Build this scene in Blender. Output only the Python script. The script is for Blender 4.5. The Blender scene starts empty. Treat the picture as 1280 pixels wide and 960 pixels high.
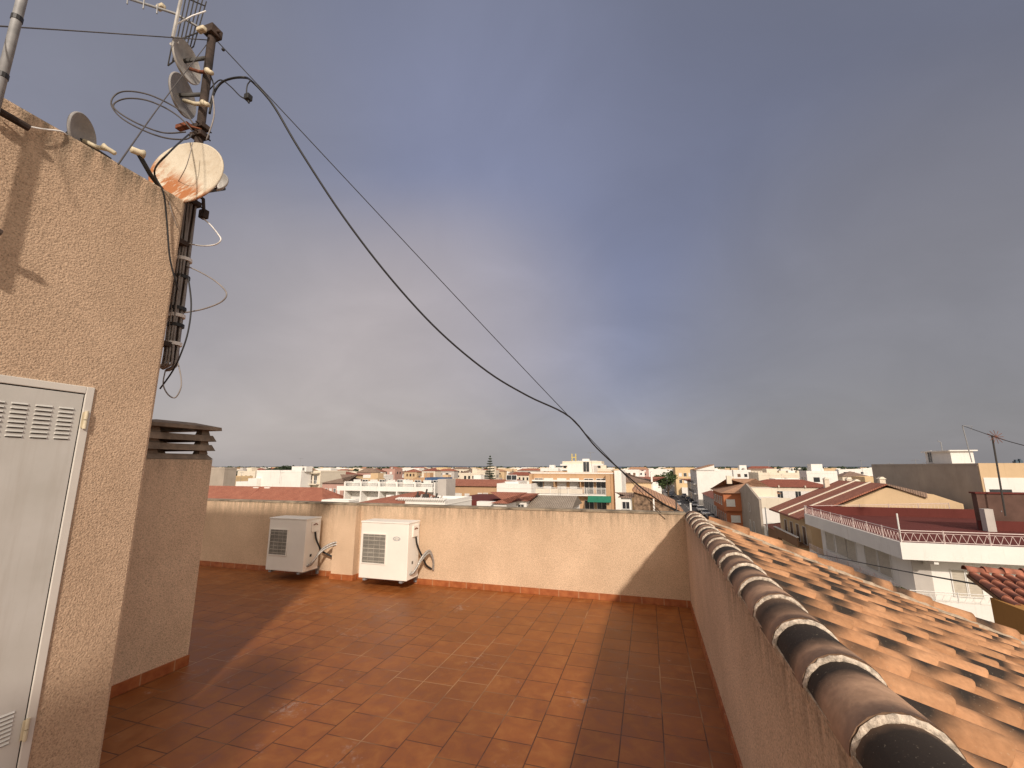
import bpy, math, random
from mathutils import Vector, Matrix
R = math.radians
random.seed(11)
scene = bpy.context.scene
COL = scene.collection

# ------------------------------------------------------------------ camera geometry
FPX, PITCH, YAW, EYE = 547.0, R(10.66), R(17.0), 12.0
cp, sp, cy, sy = math.cos(PITCH), math.sin(PITCH), math.cos(YAW), math.sin(YAW)
FL = EYE - 1.6                      # terrace floor level
def ray(px, py):
    u = (px-640)/FPX; v = (480-py)/FPX
    Y = cp - v*sp; Z = sp + v*cp
    return Vector((cy*u - sy*Y, sy*u + cy*Y, Z))
def P(px, py, x=None, y=None, z=None, t=None):
    r = ray(px, py)
    if x is not None: t = x/r.x
    elif y is not None: t = y/r.y
    elif z is not None: t = (z-EYE)/r.z
    return Vector((0, 0, EYE)) + r*t

# ------------------------------------------------------------------ materials
def new_mat(name):
    m = bpy.data.materials.new(name); m.use_nodes = True
    nt = m.node_tree; b = nt.nodes['Principled BSDF']
    return m, nt, b
def N(nt, typ, **kw):
    n = nt.nodes.new(typ)
    for k, v in kw.items():
        if k.startswith('i_'):
            n.inputs[k[2:].replace('_', ' ')].default_value = v
        else: setattr(n, k, v)
    return n
def L(nt, a, b): nt.links.new(a, b)
def ramp(nt, fac, stops, interp='LINEAR'):
    r = nt.nodes.new('ShaderNodeValToRGB'); e = r.color_ramp.elements; r.color_ramp.interpolation = interp
    while len(e) < len(stops): e.new(0.5)
    for i, (p, c) in enumerate(stops):
        e[i].position = p; e[i].color = (c[0], c[1], c[2], 1) if not isinstance(c, (int, float)) else (c, c, c, 1)
    if fac is not None: L(nt, fac, r.inputs[0])
    return r
def mixc(nt, fac, a, b, typ='MIX'):
    m = nt.nodes.new('ShaderNodeMix'); m.data_type = 'RGBA'; m.blend_type = typ
    for sock, val in ((m.inputs[0], fac), (m.inputs[6], a), (m.inputs[7], b)):
        if hasattr(val, 'links'): L(nt, val, sock)
        elif isinstance(val, (int, float)): sock.default_value = val
        else: sock.default_value = (val[0], val[1], val[2], 1)
    return m.outputs[2]
def coords(nt, scale=(1, 1, 1), src='Object'):
    t = nt.nodes.new('ShaderNodeTexCoord'); mp = nt.nodes.new('ShaderNodeMapping')
    mp.inputs['Scale'].default_value = scale
    L(nt, t.outputs[src], mp.inputs[0]); return mp.outputs[0]
def noise(nt, vec, scale, detail=3, rough=.55, dist=0):
    n = nt.nodes.new('ShaderNodeTexNoise'); n.inputs['Scale'].default_value = scale
    n.inputs['Detail'].default_value = detail; n.inputs['Roughness'].default_value = rough
    n.inputs['Distortion'].default_value = dist
    L(nt, vec, n.inputs['Vector']); return n.outputs[0]
def bump(nt, b, h, strength, dist):
    n = nt.nodes.new('ShaderNodeBump'); n.inputs['Strength'].default_value = strength
    n.inputs['Distance'].default_value = dist
    L(nt, h, n.inputs['Height']); L(nt, n.outputs[0], b.inputs['Normal']); return n

def simple(name, col, rough=.7, metal=0, nscale=8, var=.25, bscale=None, bstr=.2, bdist=.003, spec=.4):
    m, nt, b = new_mat(name)
    v = coords(nt)
    n = noise(nt, v, nscale, 4)
    d = tuple(c*(1-var) for c in col); l = tuple(min(1, c*(1+var*.6)) for c in col)
    L(nt, ramp(nt, n, [(.3, d), (.7, l)]).outputs[0], b.inputs['Base Color'])
    b.inputs['Roughness'].default_value = rough; b.inputs['Metallic'].default_value = metal
    b.inputs['Specular IOR Level'].default_value = spec
    if bscale: bump(nt, b, noise(nt, v, bscale, 3), bstr, bdist)
    return m

def stucco(name, col, top=None, grain=140, streak=.6, low=None, bd=.004):
    """coarse sprayed render; top = height of a weathered upper edge (dirt with noise edges)"""
    m, nt, b = new_mat(name)
    v = coords(nt, src='Object')
    g = nt.nodes.new('ShaderNodeNewGeometry')
    sep = nt.nodes.new('ShaderNodeSeparateXYZ'); L(nt, g.outputs['Position'], sep.inputs[0])
    n1 = noise(nt, v, grain, 4, .65); n2 = noise(nt, v, 1.6, 4, .6)
    vo = nt.nodes.new('ShaderNodeTexVoronoi'); vo.inputs['Scale'].default_value = grain*.75; L(nt, v, vo.inputs['Vector'])
    spk = ramp(nt, n1, [(.30, tuple(c*.42 for c in col)), (.46, tuple(c*.9 for c in col)), (.72, tuple(min(1, c*1.22) for c in col))])
    big = ramp(nt, n2, [(.3, (.84, .82, .80)), (.7, (1.04, 1.04, 1.04))])
    c = mixc(nt, 1.0, spk.outputs[0], big.outputs[0], 'MULTIPLY')
    if top is not None:
        ns = noise(nt, coords(nt, (9, 9, 1.1)), 2.2, 5, .7)
        mr = nt.nodes.new('ShaderNodeMapRange'); L(nt, sep.outputs['Z'], mr.inputs[0])
        mr.inputs[1].default_value = top-.42; mr.inputs[2].default_value = top
        pw = nt.nodes.new('ShaderNodeMath'); pw.operation = 'POWER'; L(nt, mr.outputs[0], pw.inputs[0]); pw.inputs[1].default_value = 2.2
        mu = nt.nodes.new('ShaderNodeMath'); mu.operation = 'MULTIPLY'; L(nt, pw.outputs[0], mu.inputs[0])
        L(nt, ramp(nt, ns, [(.38, 0), (.62, 1)]).outputs[0], mu.inputs[1])
        mu2 = nt.nodes.new('ShaderNodeMath'); mu2.operation = 'MULTIPLY'; L(nt, mu.outputs[0], mu2.inputs[0]); mu2.inputs[1].default_value = streak
        c = mixc(nt, mu2.outputs[0], c, (.10, .085, .06))
    sv = ramp(nt, noise(nt, coords(nt, (2.6, 2.6, .5)), 1.0, 6, .7), [(.52, 0), (.75, .30)])
    c = mixc(nt, sv.outputs[0], c, tuple(x*.62 for x in col))
    L(nt, c, b.inputs['Base Color'])
    b.inputs['Roughness'].default_value = .95; b.inputs['Specular IOR Level'].default_value = .15
    mx = nt.nodes.new('ShaderNodeMath'); mx.operation = 'ADD'; L(nt, n1, mx.inputs[0])
    sc = nt.nodes.new('ShaderNodeMath'); sc.operation = 'MULTIPLY'; L(nt, vo.outputs[0], sc.inputs[0]); sc.inputs[1].default_value = -.6
    L(nt, sc.outputs[0], mx.inputs[1])
    bump(nt, b, mx.outputs[0], .9, bd)
    return m

M = {}
M['stucco'] = stucco('ochre_stucco', (.66, .46, .30))
M['stucco_wall'] = stucco('ochre_stucco_parapet', (.71, .52, .355), top=FL+1.04, streak=.6)
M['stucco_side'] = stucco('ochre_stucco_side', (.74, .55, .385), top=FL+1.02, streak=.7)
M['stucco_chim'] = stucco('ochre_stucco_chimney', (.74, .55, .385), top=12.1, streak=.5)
M['stucco_hut'] = stucco('ochre_stucco_hut', (.63, .455, .315), top=13.69, streak=1.0, grain=150, bd=.0045)

def floor_mat():
    m, nt, b = new_mat('terracotta_floor_tiles')
    v = coords(nt)
    mp = nt.nodes.new('ShaderNodeMapping'); mp.inputs['Rotation'].default_value = (0, 0, R(90)); L(nt, v, mp.inputs[0])
    br = nt.nodes.new('ShaderNodeTexBrick'); L(nt, mp.outputs[0], br.inputs['Vector'])
    br.offset = .35; br.offset_frequency = 3; br.squash = 1
    br.inputs['Scale'].default_value = 1; br.inputs['Brick Width'].default_value = .255; br.inputs['Row Height'].default_value = .245
    br.inputs['Mortar Size'].default_value = .0042; br.inputs['Mortar Smooth'].default_value = .3; br.inputs['Bias'].default_value = 0
    br.inputs['Color1'].default_value = (.0, .0, .0, 1); br.inputs['Color2'].default_value = (1, 1, 1, 1); br.inputs['Mortar'].default_value = (.5, .5, .5, 1)
    n = noise(nt, v, 9, 5, .62, .4)
    n3 = noise(nt, v, 1.1, 3)
    base = ramp(nt, n, [(.25, (.21, .061, .012)), (.5, (.275, .090, .020)), (.78, (.355, .143, .042))])
    tv = ramp(nt, br.outputs[0], [(0, (.90, .89, .88)), (1, (1.06, 1.05, 1.04))])
    c = mixc(nt, 1, base.outputs[0], tv.outputs[0], 'MULTIPLY')
    c = mixc(nt, 1, c, ramp(nt, n3, [(.3, .82), (.7, 1.1)]).outputs[0], 'MULTIPLY')
    # grout: mostly dull dark, light in places
    gn = noise(nt, v, 1.3, 2)
    grout = ramp(nt, gn, [(.50, (.085, .028, .010)), (.62, (.38, .20, .09))])
    c = mixc(nt, br.outputs[1], c, grout.outputs[0])
    # whitish lime marks
    ln = noise(nt, coords(nt, (1, 1, 1)), 1.9, 6, .75)
    lm = ramp(nt, ln, [(.60, 0), (.68, .55)])
    ln2 = noise(nt, v, 30, 4, .7)
    mm = nt.nodes.new('ShaderNodeMath'); mm.operation = 'MULTIPLY'; L(nt, lm.outputs[0], mm.inputs[0]); L(nt, ramp(nt, ln2, [(.45, 0), (.6, 1)]).outputs[0], mm.inputs[1])
    c = mixc(nt, mm.outputs[0], c, (.42, .33, .28))
    L(nt, c, b.inputs['Base Color'])
    L(nt, ramp(nt, n, [(.3, .38), (.7, .6)]).outputs[0], b.inputs['Roughness'])
    b.inputs['Specular IOR Level'].default_value = .4
    inv = nt.nodes.new('ShaderNodeMath'); inv.operation = 'SUBTRACT'; inv.inputs[0].default_value = 1; L(nt, br.outputs[1], inv.inputs[1])
    ad = nt.nodes.new('ShaderNodeMath'); ad.operation = 'MULTIPLY_ADD'; L(nt, n, ad.inputs[0]); ad.inputs[1].default_value = .5; L(nt, inv.outputs[0], ad.inputs[2])
    bump(nt, b, ad.outputs[0], .35, .004)
    return m
M['floor'] = floor_mat()
def skirting_mat():
    m, nt, b = new_mat('terracotta_skirting')
    v = coords(nt); sp_ = nt.nodes.new('ShaderNodeSeparateXYZ'); L(nt, v, sp_.inputs[0])
    ad = nt.nodes.new('ShaderNodeMath'); L(nt, sp_.outputs[0], ad.inputs[0]); L(nt, sp_.outputs[1], ad.inputs[1])
    mo = nt.nodes.new('ShaderNodeMath'); mo.operation = 'PINGPONG'; L(nt, ad.outputs[0], mo.inputs[0]); mo.inputs[1].default_value = .125
    j = ramp(nt, mo.outputs[0], [(.0, 1), (.003, 1), (.005, 0)])
    c = ramp(nt, noise(nt, v, 12, 4), [(.3, (.26, .065, .018)), (.7, (.42, .14, .045))])
    L(nt, mixc(nt, j.outputs[0], c.outputs[0], (.42, .24, .13)), b.inputs['Base Color'])
    b.inputs['Roughness'].default_value = .5
    return m
M['skirting'] = skirting_mat()

def flame_mat(name, c0, c1):
    m, nt, b = new_mat(name)
    v = coords(nt)
    at = nt.nodes.new('ShaderNodeAttribute'); at.attribute_type = 'GEOMETRY'; at.attribute_name = 'soot_mark'
    sp_ = nt.nodes.new('ShaderNodeSeparateColor'); L(nt, at.outputs[0], sp_.inputs[0])
    n = noise(nt, v, 5, 4, .6); nf = noise(nt, v, 45, 4, .6)
    base = ramp(nt, n, [(.3, c0), (.7, c1)])
    tv = mixc(nt, sp_.outputs[1], (.80, .76, .72), (1.15, 1.12, 1.1))
    c = mixc(nt, 1, base.outputs[0], tv, 'MULTIPLY')
    c = mixc(nt, 1, c, ramp(nt, nf, [(.3, .82), (.7, 1.08)]).outputs[0], 'MULTIPLY')
    ad = nt.nodes.new('ShaderNodeMath'); ad.operation = 'MULTIPLY_ADD'; L(nt, noise(nt, v, 16, 3), ad.inputs[0]); ad.inputs[1].default_value = .35; L(nt, sp_.outputs[0], ad.inputs[2])
    fl = ramp(nt, ad.outputs[0], [(.30, 0), (.60, .62), (.95, 1)])
    c = mixc(nt, fl.outputs[0], c, (.036, .027, .021))
    L(nt, c, b.inputs['Base Color'])
    b.inputs['Roughness'].default_value = .8; b.inputs['Specular IOR Level'].default_value = .2
    lich = ramp(nt, noise(nt, v, 120, 3, .7), [(.64, 0), (.72, .45)])
    c = mixc(nt, lich.outputs[0], c, (.42, .36, .26))
    L(nt, c, b.inputs['Base Color'])
    bump(nt, b, nf, .3, .004)
    return m
M['rooftile'] = flame_mat('flamed_clay_tile', (.40, .205, .102), (.53, .295, .160))
M['ridgetile'] = flame_mat('flamed_clay_ridge_tile', (.30, .19, .125), (.48, .31, .205))
M['mortar'] = simple('lime_mortar', (.57, .48, .385), .95, nscale=60, var=.6, bscale=90, bstr=.9, bdist=.008)
M['white_metal'] = simple('cream_enamel', (.84, .80, .72), .42, nscale=3, var=.06)
def door_mat():
    m, nt, b = new_mat('grey_painted_steel')
    v = coords(nt); st = noise(nt, coords(nt, (14, 14, .9)), 1, 5, .7); sm = noise(nt, v, 5, 5, .6)
    c = ramp(nt, sm, [(.3, (.52, .50, .455)), (.7, (.58, .56, .52))]).outputs[0]
    c = mixc(nt, ramp(nt, st, [(.50, 0), (.72, .22)]).outputs[0], c, (.30, .25, .19))
    c = mixc(nt, ramp(nt, noise(nt, v, 70, 3, .7), [(.73, 0), (.76, .6)]).outputs[0], c, (.22, .13, .08))
    L(nt, c, b.inputs['Base Color']); L(nt, ramp(nt, sm, [(.3, .4), (.7, .6)]).outputs[0], b.inputs['Roughness'])
    bump(nt, b, noise(nt, v, 3, 2), .25, .01)
    return m
M['door_grey'] = door_mat()
M['door_frame'] = simple('pale_painted_frame', (.66, .62, .56), .5, nscale=4, var=.08)
M['dark'] = simple('dark_gap', (.015, .014, .013), .8)
M['grille_wire'] = simple('grille_wire', (.42, .39, .33), .6)
M['coil'] = simple('coil_fins', (.16, .15, .13), .6, 0, nscale=80, var=.3)
M['black'] = simple('black_rubber', (.018, .017, .017), .5, nscale=20)
M['cable_grey'] = simple('grey_cable', (.27, .24, .22), .6, nscale=20)
M['cable_dark'] = simple('dark_cable', (.075, .065, .06), .6, nscale=20)
M['cable_white'] = simple('white_cable', (.75, .72, .68), .5, nscale=20, var=.05)
M['foil'] = simple('foil_insulation', (.42, .40, .37), .45, .5, nscale=50, var=.4, bscale=90, bstr=.8)
M['steel'] = simple('galvanised_steel', (.30, .30, .30), .6, .2, nscale=20)
M['rust_mast'] = simple('rusty_dark_mast', (.052, .034, .026), .85, nscale=14, var=.7, bscale=60, bstr=.4)
M['rust'] = simple('rusty_iron', (.20, .065, .03), .9, nscale=30, var=.5, bscale=60)
M['dish_grey'] = simple('grey_dish', (.28, .265, .255), .6, nscale=14, var=.22, bscale=200, bstr=.3)
M['cream_plastic'] = simple('yellowed_plastic', (.60, .52, .37), .5, nscale=15, var=.15)
M['concrete'] = simple('weathered_concrete', (.25, .19, .14), .95, nscale=9, var=.45, bscale=60, bstr=.7, bdist=.006)
M['coping'] = simple('stained_coping', (.30, .24, .17), .95, nscale=7, var=.6, bscale=60, bstr=.7, bdist=.006)
M['mortar_dirty'] = simple('dirty_mortar', (.43, .33, .235), .95, nscale=22, var=.45, bscale=90, bstr=.6, bdist=.005)
def rusty_dish():
    m, nt, b = new_mat('rust_stained_dish')
    v = coords(nt)
    sp_ = nt.nodes.new('ShaderNodeSeparateXYZ'); L(nt, v, sp_.inputs[0])
    n = noise(nt, v, 9, 6, .72, .6)
    st = noise(nt, coords(nt, (12, 3.5, 12)), 1.0, 5, .7)
    mr = nt.nodes.new('ShaderNodeMapRange'); L(nt, sp_.outputs[1], mr.inputs[0])
    mr.inputs[1].default_value = .04; mr.inputs[2].default_value = -.14
    mu = nt.nodes.new('ShaderNodeMath'); mu.operation = 'MULTIPLY'; L(nt, mr.outputs[0], mu.inputs[0]); L(nt, ramp(nt, st, [(.40, 0), (.54, 1)]).outputs[0], mu.inputs[1])
    base = ramp(nt, n, [(.3, (.48, .40, .29)), (.6, (.60, .53, .415))])
    c = mixc(nt, ramp(nt, mu.outputs[0], [(.15, 0), (.7, 1)]).outputs[0], base.outputs[0], (.36, .13, .04))
    fleck = ramp(nt, noise(nt, v, 55, 4, .7), [(.66, 0), (.74, .7)])
    c = mixc(nt, fleck.outputs[0], c, (.25, .10, .04))
    L(nt, c, b.inputs['Base Color']); b.inputs['Roughness'].default_value = .75
    return m
M['dish_rust'] = rusty_dish()
def pale_dish():
    return simple('chalky_grey_dish', (.46, .44, .41), .7, nscale=10, var=.35)
M['dish_pale'] = pale_dish()

def roof_mat(name, c0, c1, pitch=.22):
    m, nt, b = new_mat(name)
    v = coords(nt)
    wx = nt.nodes.new('ShaderNodeTexWave'); wx.bands_direction = 'X'; wx.inputs['Scale'].default_value = .32/pitch; wx.inputs['Distortion'].default_value = .4; wx.inputs['Detail'].default_value = 1; L(nt, v, wx.inputs[0])
    n = noise(nt, v, .9, 5, .65); n2 = noise(nt, v, 6, 3, .6)
    c = mixc(nt, 1, ramp(nt, n, [(.25, c0), (.75, c1)]).outputs[0], ramp(nt, n2, [(.3, .7), (.7, 1.15)]).outputs[0], 'MULTIPLY')
    c = mixc(nt, 1, c, ramp(nt, wx.outputs[1], [(.0, .62), (.5, 1.05)]).outputs[0], 'MULTIPLY')
    L(nt, c, b.inputs['Base Color']); b.inputs['Roughness'].default_value = .85
    bump(nt, b, wx.outputs[1], .6, .05)
    return m
M['roof_red'] = roof_mat('red_clay_roof', (.30, .10, .06), (.42, .165, .10))
M['roof_dark'] = roof_mat('dark_red_roof', (.22, .065, .04), (.32, .10, .06))
M['roof_tan'] = roof_mat('tan_clay_roof', (.36, .19, .11), (.52, .30, .18))
M['roof_brown'] = roof_mat('brown_mottled_roof', (.20, .13, .09), (.34, .23, .17))
M['roof_grey'] = roof_mat('grey_corrugated_roof', (.26, .21, .16), (.36, .30, .24))

def wall(name, col, var=.18):
    m, nt, b = new_mat(name)
    v = coords(nt)
    n = noise(nt, v, .5, 5, .6); st = noise(nt, coords(nt, (3, 3, .35)), 1, 5, .7)
    c = ramp(nt, n, [(.25, tuple(x*(1-var) for x in col)), (.75, tuple(min(.9, x*(1+var*.4)) for x in col))])
    c2 = mixc(nt, 1, c.outputs[0], ramp(nt, st, [(.28, (.88, .865, .84)), (.45, (1, 1, 1))]).outputs[0], 'MULTIPLY')
    L(nt, c2, b.inputs['Base Color']); b.inputs['Roughness'].default_value = .92; b.inputs['Specular IOR Level'].default_value = .2
    bump(nt, b, noise(nt, v, 14, 3), .3, .02)
    return m
M['w_white'] = wall('white_render', (.78, .75, .70), .08)
M['w_cream'] = wall('cream_render', (.70, .62, .50), .1)
M['w_sand'] = wall('sand_render', (.60, .44, .27), .1)
M['w_yellow'] = wall('yellow_render', (.68, .50, .29), .1)
M['w_orange'] = wall('orange_render', (.44, .16, .075), .1)
M['w_ochre'] = wall('ochre_render', (.50, .325, .19), .12)
M['w_grey'] = wall('grey_brown_render', (.40, .34, .28))
M['w_greylight'] = wall('light_grey_render', (.50, .46, .42))
M['w_pink'] = wall('pink_render', (.48, .29, .24))
M['w_brown'] = wall('brown_render', (.26, .15, .085))
M['w_redfloor'] = wall('dark_red_floor', (.13, .034, .028))
M['w_brick'] = wall('weathered_brick', (.12, .070, .055), .5)
M['w_mustard'] = wall('mustard_render', (.40, .20, .06))
M['stone'] = simple('rubble_stone', (.26, .17, .11), .95, nscale=3.5, var=.8, bscale=6, bstr=1, bdist=.08)
M['glass'] = simple('dark_window_glass', (.035, .038, .042), .15, nscale=.7, var=.5, spec=.6)
M['shutter'] = simple('white_roller_shutter', (.70, .68, .64), .7, nscale=3, var=.08)
M['shutter_beige'] = simple('beige_shutter', (.50, .45, .37), .7, nscale=3, var=.12)
M['shutter_brown'] = simple('brown_shutter', (.15, .085, .05), .7, nscale=3, var=.15)
M['awning'] = simple('green_awning', (.015, .15, .09), .8, nscale=3, var=.12)
M['awning_blue'] = simple('blue_awning', (.05, .10, .20), .8, nscale=3, var=.12)
M['rail'] = simple('pinkish_white_rail', (.66, .54, .50), .6, nscale=10, var=.1)
M['rail_white'] = simple('white_rail', (.72, .70, .66), .6, nscale=10, var=.1)
M['rail_dark'] = simple('dark_rail', (.05, .045, .04), .6, nscale=10, var=.1)
M['tower_blue'] = simple('blue_glass_tower', (.07, .11, .15), .4, nscale=.05, var=.3)
M['sign_yellow'] = simple('yellow_sign', (.55, .43, .14), .5, nscale=1, var=.05)
def ground_mat():
    m, nt, b = new_mat('dry_ground')
    v = coords(nt)
    c = ramp(nt, noise(nt, v, .02, 6, .65), [(.3, (.07, .065, .04)), (.5, (.17, .14, .10)), (.7, (.24, .19, .14))])
    L(nt, c.outputs[0], b.inputs['Base Color']); b.inputs['Roughness'].default_value = .95
    return m
M['ground'] = ground_mat()
M['asphalt'] = simple('asphalt', (.085, .08, .078), .9, nscale=1.5, var=.3, bscale=30)
M['pave'] = simple('pavement_slabs', (.27, .24, .21), .9, nscale=2, var=.2)
M['paint'] = simple('road_paint', (.6, .6, .58), .8, nscale=5, var=.2)
M['sea'] = simple('far_sea', (.035, .055, .09), .35, nscale=.001, var=.2)
M['leaf'] = simple('leaf_green', (.050, .075, .022), .8, nscale=1.4, var=.6)
M['leaf_d'] = simple('dark_pine_green', (.030, .048, .022), .8, nscale=1.4, var=.6)
M['bark'] = simple('bark', (.10, .07, .05), .95, nscale=10, var=.4)

# ------------------------------------------------------------------ mesh helpers
INV = {}
def tag(o, label=None, cat=None, group=None, kind=None):
    if label: o['label'] = label
    if cat: o['category'] = cat
    if group: o['group'] = group
    if kind: o['kind'] = kind
    return o
def empty(name, loc=(0, 0, 0), label=None, cat=None, group=None):
    o = bpy.data.objects.new(name, None); o.location = loc; o.empty_display_size = .2
    COL.objects.link(o); tag(o, label, cat, group); INV[o] = Matrix.Translation(-Vector(loc)); return o
def inv_of(o):
    while o is not None:
        if o in INV: return INV[o]
        o = o.parent
    return Matrix.Identity(4)
class MB:
    def __init__(s): s.v = []; s.f = []
    def add(s, vs, fs):
        n = len(s.v); s.v += [Vector(a) for a in vs]; s.f += [[i+n for i in f] for f in fs]; return s
    def box(s, x0, y0, z0, x1, y1, z1):
        if x0 > x1: x0, x1 = x1, x0
        if y0 > y1: y0, y1 = y1, y0
        if z0 > z1: z0, z1 = z1, z0
        vs = [(x, y, z) for z in (z0, z1) for y in (y0, y1) for x in (x0, x1)]
        return s.add(vs, [(0, 2, 3, 1), (4, 5, 7, 6), (0, 1, 5, 4), (2, 6, 7, 3), (0, 4, 6, 2), (1, 3, 7, 5)])
    def frustum(s, r0, z0, r1, z1):      # rects (x0,y0,x1,y1)
        vs = [(r0[0], r0[1], z0), (r0[2], r0[1], z0), (r0[2], r0[3], z0), (r0[0], r0[3], z0),
              (r1[0], r1[1], z1), (r1[2], r1[1], z1), (r1[2], r1[3], z1), (r1[0], r1[3], z1)]
        return s.add(vs, [(0, 3, 2, 1), (4, 5, 6, 7), (0, 1, 5, 4), (1, 2, 6, 5), (2, 3, 7, 6), (3, 0, 4, 7)])
    def prism(s, poly, d):               # poly: list of 3d points, d: extrusion vector
        n = len(poly); d = Vector(d); a = [Vector(p) for p in poly]; b_ = [p+d for p in a]
        return s.add(a+b_, [tuple(range(n)), tuple(range(2*n-1, n-1, -1))] + [(i, i+n, (i+1) % n+n, (i+1) % n) for i in range(n)])
    def tube(s, pts, r, n=6, caps=True):
        pts = [Vector(p) for p in pts]; rs = r if isinstance(r, (list, tuple)) else [r]*len(pts)
        base = len(s.v); prev = None
        for i, p in enumerate(pts):
            d = (pts[min(i+1, len(pts)-1)] - pts[max(i-1, 0)]).normalized()
            if prev is None:
                a = Vector((0, 0, 1)) if abs(d.z) < .9 else Vector((1, 0, 0))
                prev = d.cross(a).normalized()
            e = (prev - d*prev.dot(d)).normalized(); f = d.cross(e); prev = e
            for k in range(n):
                an = 2*math.pi*k/n; s.v.append(p + (e*math.cos(an)+f*math.sin(an))*rs[i])
        for i in range(len(pts)-1):
            for k in range(n):
                a = base+i*n+k; b_ = base+i*n+(k+1) % n
                s.f.append([a, b_, b_+n, a+n])
        if caps:
            s.f.append([base+k for k in range(n-1, -1, -1)]); s.f.append([base+(len(pts)-1)*n+k for k in range(n)])
        return s
    def ball(s, c, r, n=8, m=5, sq=(1, 1, 1)):
        c = Vector(c); vs = []; fs = []
        for j in range(m+1):
            ph = math.pi*j/m
            for k in range(n):
                th = 2*math.pi*k/n
                vs.append(c+Vector((math.sin(ph)*math.cos(th)*r*sq[0], math.sin(ph)*math.sin(th)*r*sq[1], math.cos(ph)*r*sq[2])))
        for j in range(m):
            for k in range(n):
                fs.append((j*n+k, (j+1)*n+k, (j+1)*n+(k+1) % n, j*n+(k+1) % n))
        return s.add(vs, fs)
    def build(s, name, mat, parent=None, smooth=False, bevel=0, attr=None):
        iv = inv_of(parent) if parent is not None else Matrix.Identity(4)
        me = bpy.data.meshes.new(name)
        me.from_pydata([iv @ v for v in s.v], [], s.f)
        me.validate(); me.update()
        me.materials.append(M[mat] if isinstance(mat, str) else mat)
        if smooth:
            for p in me.polygons: p.use_smooth = True
        if attr:
            ca = me.color_attributes.new(attr[0], 'FLOAT_COLOR', 'POINT')
            for i, c in enumerate(attr[1]): ca.data[i].color = (c[0], c[1], c[2], 1)
        o = bpy.data.objects.new(name, me); COL.objects.link(o)
        if parent is not None: o.parent = parent
        if bevel:
            bm = o.modifiers.new('bevel', 'BEVEL'); bm.width = bevel; bm.segments = 2; bm.limit_method = 'ANGLE'
        return o
def struct(o): o['kind'] = 'structure'; return o
def smooth_path(pts, k=6):
    pts = [Vector(p) for p in pts]; out = []
    n = len(pts)
    for i in range(n-1):
        p0 = pts[max(i-1, 0)]; p1 = pts[i]; p2 = pts[i+1]; p3 = pts[min(i+2, n-1)]
        for j in range(k):
            t = j/k
            out.append(.5*((2*p1)+(p2-p0)*t+(2*p0-5*p1+4*p2-p3)*t*t+(3*p1-p0-3*p2+p3)*t**3))
    out.append(pts[-1]); return out
def copy_tree(o, parent=None):
    c = o.copy(); COL.objects.link(c); c.parent = parent
    for ch in list(o.children): copy_tree(ch, c)
    return c

# ================================================================== THE TERRACE
# floor and building body
struct(MB().box(-9, -4, FL-.25, .385, 5.82, FL).build('terrace_floor', 'floor'))
b = empty('apartment_block', (-4, 0, 0), 'our own ochre apartment block under the tiled terrace, its side walls below the roof', 'building')
MB().box(-9, -4, 0, .36, 5.94, FL-.26).build('wall', 'stucco', b)
MB().box(.365, -4, 0, 4.7, 5.70, 9.55).build('wall', 'stucco', b)

# far parapet
far = empty('parapet_wall', (-3, 5.88, FL), 'ochre stucco parapet wall across the far side of the terrace behind the two air conditioners', 'wall')
MB().box(-9, 5.80, FL, .40, 5.95, FL+1.03).build('wall', 'stucco_wall', far)
pl0 = P(414, 725, y=5.70).x; pl1 = P(441, 727, y=5.70).x
MB().box(pl0, 5.68, FL, pl1, 5.80-.001, FL+1.028).build('pilaster', 'stucco_wall', far)
MB().box(-9, 5.79, FL+1.032, .40, 5.96, FL+1.055).build('coping', 'coping', far)
MB().box(-9, 5.787, FL+.001, pl0-.012, 5.799, FL+.075).box(pl1+.012, 5.787, FL+.001, .372, 5.799, FL+.075).box(pl0-.012, 5.667, FL+.001, pl1+.012, 5.679, FL+.075).box(pl1, 5.68, FL+.001, pl1+.012, 5.799, FL+.075).build('skirting', 'skirting', far)
# side parapet
side = empty('parapet_wall', (.46, 2, FL), 'shaded ochre stucco parapet wall under the row of clay ridge tiles', 'wall')
MB().box(.385, -4, FL, .56, 5.79, FL+.995).build('wall', 'stucco_side', side)
MB().box(.372, -4, FL+.001, .384, 5.786, FL+.075).build('skirting', 'skirting', side)

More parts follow.
